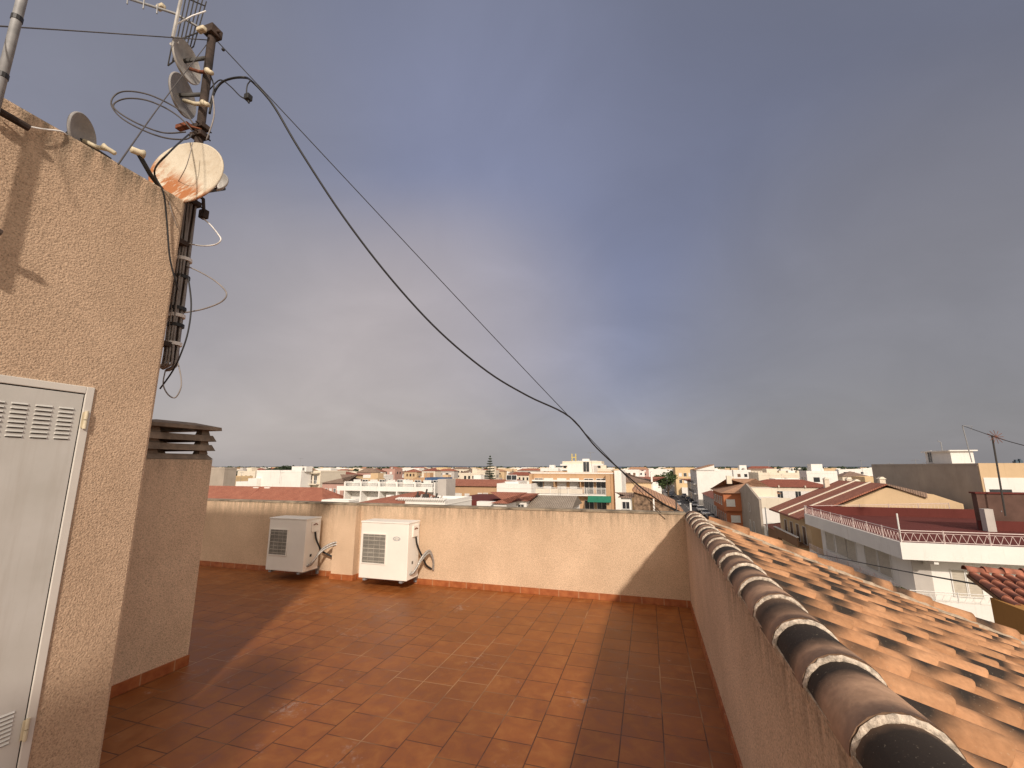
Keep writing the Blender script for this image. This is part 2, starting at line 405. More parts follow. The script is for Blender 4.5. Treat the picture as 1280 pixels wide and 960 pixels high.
# ------------------------------------------------------------------ tiled roof
roof = empty('tiled_roof', (2.6, 1, 9.5), 'flame-marked orange clay tile roof sloping down beside the terrace', 'roof')
SL = -.38; ca = math.cos(math.atan(SL)); sa = math.sin(math.atan(SL))
def roof_pt(s, y, h):    # s along slope from x=.52, h normal height
    return Vector((.50+s*ca-h*sa, y, 11.375+s*sa+h*ca))
def tile_field(y0, y1, s0, s1, W=.225, E=.30, LN=.40):
    vs = []; fs = []; at = []
    ncol = int((y1-y0)/W)
    for ci in range(ncol):
        yb = y1 - (ci+1)*W
        jit0 = random.uniform(-.005, .005)-.1
        k = 0
        while s0+k*E < s1:
            sb = s0+k*E+jit0+random.uniform(-.004, .004); k += 1
            amp = random.choice([.2, .7, 1, 1.2, 1.3]) * random.uniform(.75, 1)
            sc = random.uniform(.19, .25); sw = random.uniform(.06, .095); wc = random.uniform(.04, .11); ww = random.uniform(.065, .09)
            tv = random.random(); dy = random.uniform(-.004, .004); lift = random.uniform(0, .004)
            NA, NS = 12, 8
            base = len(vs)
            def prof(a):
                if a <= .66:
                    q = a/.66; return .045*math.sin(math.pi*q)**.85 if 0 < q < 1 else 0
                q = (a-.66)/.34; return -.006*math.sin(math.pi*q)
            for j in range(NS+1):
                s_ = LN*j/NS
                for i in range(NA+1):
                    a = i/NA; w = (a*1.06-.03)*W
                    # the tongue end is slightly rounded in plan
                    sr = s_ - (.042*abs(2*min(a/.66, 1)-1)**2.2*max(0, (j-NS+2)/2))
                    h = prof(a)*(1-.10*(1-j/NS)) + .006 + .022*j/NS + lift
                    vs.append(roof_pt(sb+sr, yb+w+dy, h))
                    fa = amp*math.exp(-((s_-sc-.25*w)/sw)**2)*math.exp(-((w-wc)/ww)**2)
                    at.append((fa, tv, 0))
            for j in range(NS):
                for i in range(NA):
                    a_ = base+j*(NA+1)+i
                    fs.append((a_, a_+1, a_+NA+2, a_+NA+1))
            # lip
            lb = len(vs)
            for i in range(NA+1):
                p = vs[base+NS*(NA+1)+i]; vs.append(p+Vector((-.004, 0, -.014))); at.append((0, tv, 0))
            for i in range(NA):
                a_ = base+NS*(NA+1)+i; fs.append((a_, a_+1, lb+i+1, lb+i))
    return vs, fs, at
vs, fs, at = tile_field(-1.6, 5.52, .02, 4.5)
m_ = MB(); m_.v = vs; m_.f = fs
o = m_.build('roof_tiles', 'rooftile', roof, smooth=True, attr=('soot_mark', at))
tag(o, 'overlapping curved orange tiles with sooty dark patches')
# deck below
MB().prism([roof_pt(0, -1.8, -.06), roof_pt(4.55, -1.8, -.06), roof_pt(4.55, -1.8, -.01), roof_pt(0, -1.8, -.01)], (0, 7.5, 0)).build('roof_deck', 'mortar', roof)
# verge: barrel tiles on a mortar bed
def barrel(vs, fs, at, fpt, L0, r0, r1, amp=None, tv=None, NA=10, NS=6, arc=math.pi, thick=.013, cen=None):
    """fpt(s, w, h) -> point; a half-round tile from s=0 (radius r0) to s=L0 (radius r1)"""
    base = len(vs); amp = random.choice([.4, .8, 1, 1]) if amp is None else amp; tv = random.random() if tv is None else tv
    c = random.uniform(.2, .8)*L0 if cen is None else cen; sw = random.uniform(.18, .32)*L0 if cen is None or cen > .15 else .4*L0
    for j in range(NS+1):
        r = r0+(r1-r0)*j/NS
        for i in range(NA+1):
            an = arc*i/NA+(math.pi-arc)/2
            vs.append(fpt(L0*j/NS, -math.cos(an)*r, math.sin(an)*r*.95))
            at.append((amp*math.exp(-((L0*j/NS-c)/sw)**2), tv, 0))
    for j in range(NS):
        for i in range(NA):
            a_ = base+j*(NA+1)+i; fs.append((a_, a_+NA+1, a_+NA+2, a_+1))
    for (jj, rr, ss) in ((NS, r1, L0), (0, r0, 0)):
        lb = len(vs)
        for i in range(NA+1):
            an = arc*i/NA+(math.pi-arc)/2
            vs.append(fpt(ss, -math.cos(an)*(rr-thick), math.sin(an)*(rr-thick)*.95)); at.append((0, tv, 0))
        for i in range(NA):
            a_ = base+jj*(NA+1)+i; fs.append((a_, a_+1, lb+i+1, lb+i) if jj == NS else (a_, lb+i, lb+i+1, a_+1))
vs, fs, at = [], [], []
k = 0; s = .10
while s < 4.6:
    barrel(vs, fs, at, lambda q, w, h, s=s: roof_pt(s+q, 5.62+w, h+.028+.022*q/.42), .42, .085, .100, amp=random.choice([0, 0, .5, .8]))
    s += .33
m_ = MB(); m_.v = vs; m_.f = fs
m_.build('verge_tiles', 'rooftile', roof, smooth=True, attr=('soot_mark', at))
mb = MB(); q = 0.05; prev = None; rng = random.Random(4)
ring = []
while q < 4.55:
    wv = rng.uniform(-.014, .014)
    ring.append([roof_pt(q, 5.445+wv, .02), roof_pt(q, 5.47+wv, .055+rng.uniform(0, .008)), roof_pt(q, 5.51+wv*.5, .078+rng.uniform(-.005, .006)), roof_pt(q, 5.57, .07)])
    q += .05
n0 = len(mb.v)
for r_ in ring: mb.v += r_
for i in range(len(ring)-1):
    for j in range(3):
        a_ = n0+i*4+j; mb.f.append([a_, a_+4, a_+5, a_+1])
mb.build('verge_mortar', 'mortar_dirty', roof, smooth=True)
MB().prism([roof_pt(0, 5.55, -.16), roof_pt(4.55, 5.55, -.16), roof_pt(4.55, 5.55, .035), roof_pt(0, 5.55, .035)], (0, .13, 0)).build('verge_wall', 'stucco', roof)

# ridge tiles capping the side parapet (every tile its own part would be pattern of the row)
vs, fs, at = [], [], []
MJ = []; RT = []; yy = .0-.30*6; i = 0
while yy < 5.45:
    j = random.uniform(-.003, .003)
    def fp(q, w, h, yy=yy, j=j): return Vector((.470+w+j, yy+q, 11.396+h+.010*(1-q/.40)))
    barrel(vs, fs, at, fp, .40, .102, .090, amp=1.6 if .8 < yy < 1.0 else random.choice([.4, .7, 1, 1.3]), cen=.12 if .8 < yy < 1 else random.uniform(.20, .30))
    # mortar crescent under the near end
    rr = random.Random(i*7+3); NA = 22; vsm = []
    for row, (dy, ro, dz) in enumerate(((-.004, .1005, .012), (-.010, .098, .011), (-.012, .094, .008), (-.009, .088, .003), (.03, .083, 0))):
        for a in range(NA+1):
            an = math.pi*a/NA; jj = rr.uniform(-.0022, .0022)
            vsm.append(Vector((.470+j-math.cos(an)*(ro+jj), yy+dy+rr.uniform(-.002, .002), 11.392+dz+math.sin(an)*(ro+jj)*.95)))
    fm = [(r_*(NA+1)+a, r_*(NA+1)+a+1, (r_+1)*(NA+1)+a+1, (r_+1)*(NA+1)+a) for r_ in range(4) for a in range(NA)]
    MJ.append((vsm, fm)); RT.append((vs, fs, at)); vs, fs, at = [], [], []
    yy += .30; i += 1
rd = empty('ridge_capping', (.47, 2, 11.39), 'row of dark flamed half-round clay tiles with pale mortar joints on the side parapet', 'ridge tiles')
for vv_, ff_, aa_ in RT:
    m_ = MB(); m_.v = vv_; m_.f = ff_; m_.build('ridge_tile', 'ridgetile', rd, smooth=True, attr=('soot_mark', aa_))
for vv_, ff_ in MJ: MB().add(vv_, ff_).build('mortar_joint', 'mortar', rd, smooth=True)
MB().box(.372, -2, 11.388, .57, 5.78, 11.412).build('mortar_bed', 'stucco_side', rd)

# ------------------------------------------------------------------ stair hut with door
hut = empty('stair_hut', (-4.5, 0, FL), 'tall ochre stucco stair hut with a grey metal door at the left of the terrace', 'hut')
HX = -2.75; HY = 1.83; HZ = 13.68
mb = MB().box(-6.4, -3, FL+.001, HX, HY, HZ); o = mb.build('wall', 'stucco_hut', hut, bevel=.02)
MB().box(HX, -3, FL+.002, HX+.012, .55, FL+.075).box(HX, 1.56, FL+.002, HX+.012, HY, FL+.075).build('skirting', 'skirting', hut)
dt = P(118, 485, x=HX); dtop = dt.z; dr = dt.y; dl = dr-.95; dbot = FL+.12
dbo = P(107, 486, x=HX+.02)
fw = dr - P(107, 487, x=HX).y
frame = MB().box(HX-.02, dr-fw, dbot, HX+.009, dr, dtop).box(HX-.02, dl, dbot, HX+.009, dl+fw, dtop).box(HX-.02, dl+fw, dtop-fw, HX+.009, dr-fw, dtop)
door = MB().box(HX-.02, dl+fw+.004, dbot, HX+.006, dr-fw-.005, dtop-fw-.006).build('door', 'door_grey', hut, bevel=.002)
frame.build('door_frame', 'door_frame', door, bevel=.003)
MB().box(HX-.001, dl+fw, dbot, HX+.002, dr-fw, dtop-fw).build('door_gap', 'dark', door)
# louvres: pressed slats
lou = MB(); slot = MB()
def louvre_block(y0, y1, z0, z1, n):
    lou = MB(); slot = MB()
    for i in range(n):
        zc = z0+(z1-z0)*(i+.5)/n; hh = (z1-z0)/n
        X = HX+.006
        lou.add([(X, y0, zc+hh*.28), (X, y1, zc+hh*.28), (X+.007, y1-.003, zc-hh*.10), (X+.007, y0+.003, zc-hh*.10), (X, y0, zc-hh*.16), (X, y1, zc-hh*.16)],
                [(0, 1, 2, 3)[::-1], (3, 2, 5, 4)[::-1], (0, 3, 4), (1, 5, 2)])
        slot.box(X+.0004, y0+.002, zc-hh*.32, X+.0016, y1-.002, zc-hh*.15)
    lo = lou.build('louvre', 'door_grey', door); slot.build('louvre_slots', 'dark', door)
for (xa, xb) in ((-22, 4), (12, 34), (43, 65), (73, 92)):
    ya = P(xa, 525, x=HX+.02).y; yb = P(xb, 525, x=HX+.02).y
    louvre_block(ya, yb, P(50, 549, x=HX+.02).z, P(50, 504, x=HX+.02).z, 8)
lz0 = P(5, 935, x=HX+.02).z; lz1 = P(10, 892, x=HX+.02).z
for (xa, xb) in ((-30, -8), (-4, 19)):
    louvre_block(P(xa, 900, x=HX+.02).y, P(xb, 900, x=HX+.02).y, lz0, lz1, 8)
for py_ in (525, 912):
    hp = P(107 if py_ == 525 else 33, py_, x=HX+.018)
    h = MB().tube([hp+Vector((0, 0, -.045)), hp+Vector((0, 0, -.002))], .008, 10).tube([hp+Vector((0, 0, .002)), hp+Vector((0, 0, .045))], .008, 10)
    h.box(HX+.0095, hp.y-.014, hp.z-.04, HX+.013, hp.y+.003, hp.z+.04)
    h.build('hinge', 'cream_plastic', door, smooth=False)

# ------------------------------------------------------------------ chimney with slatted cap
def chimney(cx0, cx1, cy0, cy1, ztop, label, skirt=True, capmat='concrete'):
    c = empty('chimney', ((cx0+cx1)/2, (cy0+cy1)/2, FL), label, 'chimney')
    MB().box(cx0, cy0, FL+.001, cx1, cy1, ztop).build('shaft', 'stucco_chim', c, bevel=.008)
    if skirt:
        MB().box(cx1, cy0-.012, FL+.002, cx1+.012, cy1, FL+.08).box(cx0, cy0-.012, FL+.002, cx1, cy0, FL+.08).build('skirting', 'skirting', c)
    z = ztop; rings = MB()
    I = .035
    rings.frustum((cx0-.002, cy0-.002, cx1+.002, cy1+.002), z+.001, (cx0+I, cy0+I, cx1-I, cy1-I), z+.045)
    for k in range(3):
        za = z+.045+k*.082
        # corner posts
        for px_ in (cx0+.03, cx1-.11):
            for py_ in (cy0+.03, cy1-.11):
                rings.frustum((px_, py_, px_+.08, py_+.08), za, (px_+.01, py_+.01, px_+.07, py_+.07), za+.045)
        if k < 2:      # flared ring (four sloping boards)
            zb = za+.030; e0 = .008; e1_ = .04; t_ = .035; zt = zb+.052
            o0 = (cx0-e0, cy0-e0, cx1+e0, cy1+e0); o1 = (cx0+.015, cy0+.015, cx1-.015, cy1-.015)
            i0 = (cx0+.045, cy0+.045, cx1-.045, cy1-.045); i1 = (cx0+.09, cy0+.09, cx1-.09, cy1-.09)
            def cor(r, zz): return [Vector((r[0], r[1], zz)), Vector((r[2], r[1], zz)), Vector((r[2], r[3], zz)), Vector((r[0], r[3], zz))]
            v_ = cor(o0, zb)+cor(o1, zt)+cor(i1, zt)+cor(i0, zb)
            f_ = []
            for a in range(4):
                for q in range(4):
                    f_.append((q*4+a, q*4+(a+1) % 4, ((q+1) % 4)*4+(a+1) % 4, ((q+1) % 4)*4+a))
            rings.add(v_, f_)
    zt = z+.045+2*.082+.045
    rings.build('cap_louvre', capmat, c)
    MB().frustum((cx0-.03, cy0-.03, cx1+.03, cy1+.03), zt, (cx0-.026, cy0-.026, cx1+.026, cy1+.026), zt+.03).frustum((cx0-.02, cy0-.02, cx1+.02, cy1+.02), zt+.0305, (cx0+.12, cy0+.12, cx1-.12, cy1-.12), zt+.065).build('cap_slab', capmat, c)
    return c
chimney(-4.35, -3.7, 2.44, 3.0, 12.06, 'shaded stucco chimney with a slatted concrete cap beside the stair hut')
# unseen stand-in stack added behind the camera, shaped to cast a floor shadow
c2 = empty('chimney', (-.25, -2.5, FL), 'unseen stand-in block added behind the viewer to cast a floor shadow', 'chimney')
MB().box(-.70, -2.7, FL+.001, .0, -2.2, FL+2.95).build('shaft', 'stucco_chim', c2)
MB().box(-.48, -2.65, FL+2.951, .03, -2.25, FL+3.33).build('cap', 'concrete', c2)

# ------------------------------------------------------------------ air conditioners
FRY = 5.38
def ac_unit(px_l, px_r, py_top, py_bot, label, logo, coilx, coily, hv):
    pr = P(px_r, py_bot, y=FRY); pl = P(px_l, py_bot, y=FRY); top = P(px_r+5.5, py_top, y=FRY).z
    x0, x1, z0, z1 = pl.x, pr.x, pr.z, top
    D = .30; yb = FRY+D
    a = empty('air_conditioner', ((x0+x1)/2, (FRY+yb)/2, FL), label, 'air conditioner', 'outdoor air conditioning units on the far parapet')
    MB().box(x0, FRY, z0, x1, yb, z1-.022).build('casing', 'white_metal', a, bevel=.008)
    MB().box(x0-.006, FRY-.006, z1-.021, x1+.006, yb+.004, z1).build('top_cover', 'white_metal', a, bevel=.005)
    w = x1-x0; h = z1-z0
    # grille: raised rim, dark coil, wires
    gx0, gx1 = x0+.06*w, x0+coilx*w; gz0, gz1 = z0+coily[0]*h, z0+coily[1]*h
    g = MB(); r_ = .012
    g.box(gx0-r_, FRY-.010, gz0-r_, gx1+r_, FRY-.0005, gz0).box(gx0-r_, FRY-.010, gz1, gx1+r_, FRY-.0005, gz1+r_)
    g.box(gx0-r_, FRY-.010, gz0, gx0, FRY-.0005, gz1).box(gx1, FRY-.010, gz0, gx1+r_, FRY-.0005, gz1)
    grille = g.build('fan_grille', 'white_metal', a)
    MB().box(gx0, FRY-.003, gz0, gx1, FRY-.0006, gz1).build('coil', 'coil', grille)
    wv = MB(); n = 24
    for i in range(n):
        zc = gz0+(gz1-gz0)*(i+.5)/n; wv.box(gx0, FRY-.008, zc-.0022, gx1, FRY-.005, zc+.0022)
    for i in range(7):
        zc = gz0+(gz1-gz0)*(i+.5)/7; wv.box(gx0, FRY-.0095, zc-.006, gx1, FRY-.0045, zc+.004)
    for i in range(1, 4):
        xc = gx0+(gx1-gx0)*i/4; wv.box(xc-.002, FRY-.0085, gz0, xc+.002, FRY-.0046, gz1)
    wv.build('grille_wires', 'grille_wire', grille)
    # handle recess and valve cover on the right side
    MB().box(x1+.0005, FRY+.10, z1-.20, x1+.016, FRY+.24, z1-.05).build('side_cover', 'white_metal', a, bevel=.004)
    MB().tube([Vector((x1+.018, FRY+.13, z1-.10)), Vector((x1+.024, FRY+.17, z1-.085)), Vector((x1+.018, FRY+.21, z1-.10))], .007, 6).build('handle', 'rust', a)
    MB().box(x1+.0005, FRY+.115, z0+.19, x1+.004, FRY+.15, z0+.225).build('side_sticker', 'dark' if not logo else 'coil', a)
    # feet and bracket
    for fx in (x0+.12*w, x1-.12*w):
        MB().box(fx-.02, FRY+.0, z0-.028, fx+.02, 5.797, z0-.006).box(fx-.03, FRY+.02, z0-.006, fx+.03, FRY+.06, z0-.0005).build('bracket', 'steel', a)
        MB().box(fx-.018, 5.76, z0-.10, fx+.018, 5.797, z0-.03).build('bracket_foot', 'steel', a)
    # cables
    pts = [Vector((x1+.02, FRY+.17, z1-.20)), Vector((x1+.035, FRY+.18, z1-.30)), Vector((x1+.06, FRY+.22, z1-.40)), Vector((x1+.08, FRY+.28, z0+.24)), Vector((x1+.08+hv, FRY+.34, z0+.14)), Vector((x1+.13+hv, 5.78, z0+.08))]
    MB().tube(smooth_path(pts), .013, 8).build('power_cable', 'black', a, smooth=True)
    for k, off in enumerate((0, .03)):
        pts = [Vector((x1+.002, FRY+.08+off, z0+.07+off*.5)), Vector((x1+.05, FRY+.09+off, z0+.10)), Vector((x1+.09+hv*.3, FRY+.2, z0+.22+.25*hv+off)), Vector((x1+.13+hv*.9, FRY+.32, z0+.30+.2*hv+off)), Vector((x1+.16+hv*1.1, 5.76, z0+.20)), Vector((x1+.15+hv*1.1, 5.79, z0+.06))]
        MB().tube(smooth_path(pts), .014, 8).build('refrigerant_pipe', 'foil', a, smooth=True)
    if logo:
        lc = Vector((x0+.765*w, FRY-.002, z0+.71*h)); el = []; li = []; nn = 40
        for k in range(nn):
            an = 2*math.pi*k/nn
            el.append((math.cos(an)*.055, math.sin(an)*.026)); li.append((math.cos(an)*.050, math.sin(an)*.0215))
        vv = [lc+Vector((q[0], 0, q[1])) for q in el]+[lc+Vector((q[0], 0, q[1])) for q in li]
        mb = MB().add(vv, [(k, (k+1) % nn, nn+(k+1) % nn, nn+k) for k in range(nn)])
        badge = mb.build('logo', simple('logo_blue', (.06, .09, .16), .5), a)
        cu = bpy.data.curves.new('txt', 'FONT'); cu.body = 'Carrier'; cu.size = .030; cu.align_x = 'CENTER'; cu.align_y = 'CENTER'; cu.shear = .3
        to = bpy.data.objects.new('txt', cu); COL.objects.link(to)
        dg = bpy.context.evaluated_depsgraph_get(); me = bpy.data.meshes.new_from_object(to.evaluated_get(dg))
        bpy.data.objects.remove(to)
        lt = bpy.data.objects.new('lettering', me); COL.objects.link(lt); lt.parent = badge
        me.materials.clear(); me.materials.append(M['rail_dark'])
        me.transform(Matrix.Translation(inv_of(a) @ lc) @ Matrix.Rotation(R(90), 4, 'X'))
    return a
ac_unit(331, 378, 648.5, 716, 'cream air conditioner half in the hut shadow, left of the pilaster', False, .52, (.30, .77), .20)
ac_unit(447.5, 508, 653.5, 727, 'sunlit cream air conditioner with an oval logo, right of the pilaster', True, .54, (.27, .77), .02)

# ------------------------------------------------------------------ masts and aerials
MX, MY = -2.90, 1.98
def MP(px, py, d=0): return P(px, py, y=MY+d)
mast = empty('antenna_mast', (MX, MY, 12.6), 'dark rusty aerial mast bracketed to the far corner of the stair hut', 'mast')
mtop = MP(266, 38); mbot = MP(214, 452)
MX0, MX1 = mbot.x, mtop.x
MB().tube([mbot, mtop], .027, 10).build('pole', 'rust_mast', mast, smooth=True)
bd = MB(); rr = random.Random(5)
for k in range(9):
    an = rr.uniform(0, 6.28); pts = []
    for q in range(8):
        t_ = q/7; c = mbot.lerp(mtop, t_*.47); wob = rr.uniform(-.006, .006)
        pts.append(c+Vector((math.cos(an)*(.034+wob), math.sin(an)*.034-.006, 0)))
    pts = [pts[0]+Vector((-.05-.01*k % .03, 0, -.05)), pts[0]+Vector((-.012, 0, -.03))]+pts
    bd.tube(smooth_path(pts, 3), .0075, 5)
bd.build('cable_bundle', 'cable_grey', mast, smooth=True)
for py_, mt_ in ((325, 'cable_white'), (347, 'black'), (386, 'black'), (395, 'cable_white'), (407, 'black'), (430, 'cable_white')):
    t_ = (452-py_)/(452-38); c = MP(214+52*t_, py_)
    MB().tube([c-Vector((0, 0, .011)), c+Vector((0, 0, .011))], .047, 12).build('tie', mt_, mast)
for py_ in (170, 160, 255):
    t_ = (452-py_)/(452-38); c = MP(214+52*t_, py_)
    MB().box(c.x-.055, c.y-.035, c.z-.018, c.x+.055, c.y+.035, c.z+.018).tube([c+Vector((.03, -.06, 0)), c+Vector((.03, .06, 0))], .006).build('clamp', 'rust_mast', mast, bevel=.004)
MB().box(mtop.x-.04, mtop.y-.045, mtop.z-.06, mtop.x+.05, mtop.y+.045, mtop.z+.012).tube([mtop+Vector((-.05, 0, -.03)), mtop+Vector((.075, 0, -.03))], .012).build('clamp', 'rust_mast', mast, bevel=.006)
for zz in (12.75, 13.45):
    MB().box(MX-.03, HY+.002, zz, MX+.03, MY-.02, zz+.03).build('wall_bracket', 'rust_mast', mast)
cc = MP(254, 268)
MB().box(cc.x-.02, cc.y-.02, cc.z-.03, cc.x+.03, cc.y+.02, cc.z+.03).tube([cc+Vector((0, 0, .03)), cc+Vector((-.02, 0, .12)), cc+Vector((-.05, 0, .14))], .012).build('splitter_box', 'rust_mast', mast, bevel=.005)

def cam_basis(c):
    w = (Vector(c)-Vector((0, 0, EYE))).normalized()
    rt = Vector((cy, sy, 0)); rt = (rt-w*rt.dot(w)).normalized(); up = rt.cross(w).normalized()
    return w, rt, up
def dish(name, center, normal, up, ra, rb, depth, mat, lnb, label, backmat=None, arm_from=-.95, lnbmat='cream_plastic', arm_mat='rust', armr=.008, mount=None, cone=.016, mount_mat='rail_dark'):
    """parabolic bowl: concave side faces +normal"""
    c = Vector(center); n = Vector(normal).normalized(); u = (Vector(up)-n*Vector(up).dot(n)).normalized(); r = u.cross(n)
    root = empty(name, c, label, 'satellite dish')
    rot = Matrix((r, u, n)).transposed().to_4x4()
    NR, NT = 8, 40; vs = []; fs = []
    for side_, off in ((0, 0), (1, -.006)):
        for i in range(NR+1):
            f = max(i/NR, .001)
            for k in range(NT):
                an = 2*math.pi*k/NT
                vs.append(Vector((ra*f*math.cos(an)*(1+.0*side_), rb*f*math.sin(an), depth*(f*f-1)+off)))
    o0 = (NR+1)*NT
    for i in range(NR):
        for k in range(NT):
            a = i*NT+k; b_ = i*NT+(k+1) % NT
            fs.append((a, a+NT, b_+NT, b_)); fs.append((o0+a, o0+b_, o0+b_+NT, o0+a+NT))
    # rolled rim
    rim0 = len(vs)
    for (e, dz) in ((1.0, 0), (1.03, -.003), (1.035, -.010), (1.01, -.016), (1.0, -.006)):
        for k in range(NT):
            an = 2*math.pi*k/NT; vs.append(Vector((ra*e*math.cos(an), rb*e*math.sin(an), dz)))
    for q in range(4):
        for k in range(NT):
            a = rim0+q*NT+k; b_ = rim0+q*NT+(k+1) % NT; fs.append((a, a+NT, b_+NT, b_))
    me = bpy.data.meshes.new('reflector'); me.from_pydata(vs, [], fs); me.update()
    for p in me.polygons: p.use_smooth = True
    me.materials.append(M[mat]); o = bpy.data.objects.new('reflector', me); COL.objects.link(o); o.parent = root
    o.matrix_local = rot
    # arm and converter
    ln = Vector(lnb); start = c+u*(rb*arm_from)-n*.01
    MB().tube([start, start.lerp(ln, .5)-u*.01, ln], armr, 6).build('feed_arm', arm_mat, root, smooth=True)
    d = (c-ln).normalized()
    MB().tube([ln-d*.035, ln-d*.03, ln+d*.012, ln+d*.03], [cone*.7, cone*1.0, cone*1.0, cone*1.45], 12).build('converter', lnbmat, root, smooth=True)
    if mount is not None:
        MB().tube([c-n*(depth+.006), c-n*(depth+.05), Vector(mount)], .014, 8).build('mounting_arm', mount_mat, root, smooth=True)
    return root
def ell(cpt, px, py, maj, mnr, toward):
    """plane and radius of a circle that projects to the ellipse seen in the photograph"""
    w, rt, up = cam_basis(cpt); t_ = cpt.y/ray(px, py).y if abs(ray(px, py).y) > 1e-6 else 3
    O_ = Vector((0, 0, EYE))
    def perp(dx, dy):
        a = O_+ray(px+dx, py+dy)*t_-cpt; return Vector((a.dot(rt), a.dot(up)))
    A, B_, T = perp(*maj), perp(*mnr), perp(*toward)
    sxx = A.x*A.x+B_.x*B_.x; syy = A.y*A.y+B_.y*B_.y; sxy = A.x*A.y+B_.x*B_.y
    tr = sxx+syy; de = math.sqrt((sxx-syy)**2+4*sxy*sxy); l1 = math.sqrt((tr+de)/2); l2 = math.sqrt(max(1e-9, (tr-de)/2))
    an = .5*math.atan2(2*sxy, sxx-syy); m = Vector((-math.sin(an), math.cos(an)))
    if m.dot(T) < 0: m = -m
    cth = min(1, l2/l1); sth = math.sqrt(1-cth*cth)
    n = -w*cth + (rt*m.x+up*m.y)*sth
    return n, l1, rt, up
c = MP(235, 77, -.05); n, r1, rt, up = ell(c, 235, 77, (13, 29), (11, -5), (1, 0))
dish('satellite_dish', c, n, up, r1, r1, .028, 'dish_pale', MP(262, 90, -.06), 'small peeling grey dish, topmost of the two side-on dishes on the rusty mast', mount=MP(262, 72, 0), arm_mat='rust', cone=.016, armr=.012, arm_from=-.3)
c = MP(230, 120, -.05); n, r1, rt, up = ell(c, 230, 120, (11, 28.5), (11.5, -4.5), (1, 0))
dish('satellite_dish', c, n, up, r1, r1, .028, 'dish_grey', MP(257, 130, -.06), 'small plain grey dish, lower of the two side-on dishes on the rusty mast', mount=MP(258, 118, 0), arm_mat='cream_plastic', cone=.016, armr=.014, arm_from=-.2)
c = MP(232, 214, -.16); n, r1, rt, up = ell(c, 232, 214, (43, -19), (15, 31), (-1, -.6))
dish('satellite_dish', c, n, up*.8+rt*.62, r1, r1, .035, 'dish_rust', MP(172, 190, -.42), 'large cream dish with orange rust streaks at the hut corner', mount=MP(247, 215, 0), arm_mat='black', armr=.014, arm_from=-.85, cone=.019)
c = MP(271, 226, .12); n, r1, rt, up = ell(c, 271, 226, (12, -6), (5, 9), (1, -1))
dish('satellite_dish', c, n, up, r1, r1, .03, 'dish_pale', MP(275, 208, .0), 'little pale dish half hidden behind the rust-streaked dish', mount=MP(250, 240, 0), cone=.008, armr=.004)
tc = P(105, 168, x=-2.95); n, r1, rt, up = ell(tc, 104, 167, (11, 27), (14, -6), (1, 0))
dish('satellite_dish', tc, n, up, r1, r1, .03, 'dish_grey', P(136, 187, x=-2.88), 'small grey dish standing alone on the hut roof edge', mount=P(138, 200, x=-2.95), arm_mat='cream_plastic', armr=.012, cone=.013, arm_from=-.3)

# television aerial with grid reflector
ya = empty('television_aerial', mtop, 'television aerial with a wire grid reflector at the mast top', 'antenna')
bp = [(150, -5, -.25), (219, 17, -.12), (262, 42, .02)]
MB().tube([MP(*q) for q in bp], .009, 8).build('boom', 'steel', ya, smooth=True)
g = MB()
A0, A1, B0, B1 = MP(210, 82, -.15), MP(229, -14, -.15), MP(242, 58, .0), MP(258, 2, .0)
for k in range(7):
    f = k/6; g.tube([A0.lerp(B0, f), A1.lerp(B1, f)], .0045, 5)
g.tube([A0, B0], .005, 5); g.tube([A0.lerp(A1, .3), B0.lerp(B1, .3)], .005, 5); g.tube([A0.lerp(A1, .9), B0.lerp(B1, .9)], .005, 5)
g.build('grid_reflector', 'rail_dark', ya)
MB().tube([MP(216, 47, -.2), MP(226, 0, -.2)], .012, 6).build('side_plate', 'dish_pale', ya)
MB().tube([MP(221, 30, -.18), MP(240, 20, -.1), MP(257, 14, -.02)], .0055, 6).build('cross_bar', 'cable_white', ya)
MB().tube([MP(214, 56, -.15), MP(222, 52, -.15)], .013, 6).build('clip', 'cable_white', ya)
for (bx, by) in ((201, 9), (252, 37)):
    c = MP(bx, by, -.08); MB().box(c.x-.035, c.y-.02, c.z-.018, c.x+.035, c.y+.02, c.z+.018).build('junction_box', 'cream_plastic', ya, bevel=.01)
for (a, b_) in (((160, -8), (159, 5)), ((181, -6), (179, 11)), ((197, 5), (196, 17))):
    MB().tube([MP(*a, -.2), MP(*b_, -.2)], .005, 5).build('element', 'steel', ya)

# left plain mast
gm = empty('support_mast', P(12, 60, x=-2.66)-Vector((0, 0, 1.2)), 'plain grey steel pole rising past the top left of the stair hut', 'mast')
g0 = P(12, 60, x=-2.66)
MB().tube([Vector((g0.x, g0.y, FL+2.5)), Vector((g0.x, g0.y, 15.6))], .018, 12).build('pole', 'steel', gm, smooth=True)
for py_ in (22, 93):
    q = P(19 if py_ == 22 else 0, py_, x=-2.66); MB().tube([Vector((g0.x, g0.y, q.z-.012)), Vector((g0.x, g0.y, q.z+.012))], .0205, 12).build('tape_band', 'black', gm)
bar0 = P(-20, 128, x=-2.70); bar1 = P(36, 160, x=-2.70)
MB().tube([bar0, bar1], .017, 8).build('wall_bracket', 'rust_mast', gm)
MB().tube([Vector((HX, g0.y, FL+2.62)), Vector((g0.x+.01, g0.y, FL+2.62)), Vector((g0.x+.01, g0.y+.10, FL+2.60))], .017, 8).build('wall_bracket', 'rust_mast', gm)
tag(MB().tube(smooth_path([P(-12, 128, x=-2.715), P(8, 145, x=-2.715), P(25, 155, x=-2.715), P(50, 161, x=-2.715), P(75, 164, x=-2.73), P(84, 169, x=-2.76)]), .0045, 6).build('white_cable', 'cable_white', smooth=True), 'thin white cable draped over the top edge of the hut wall', 'cable')

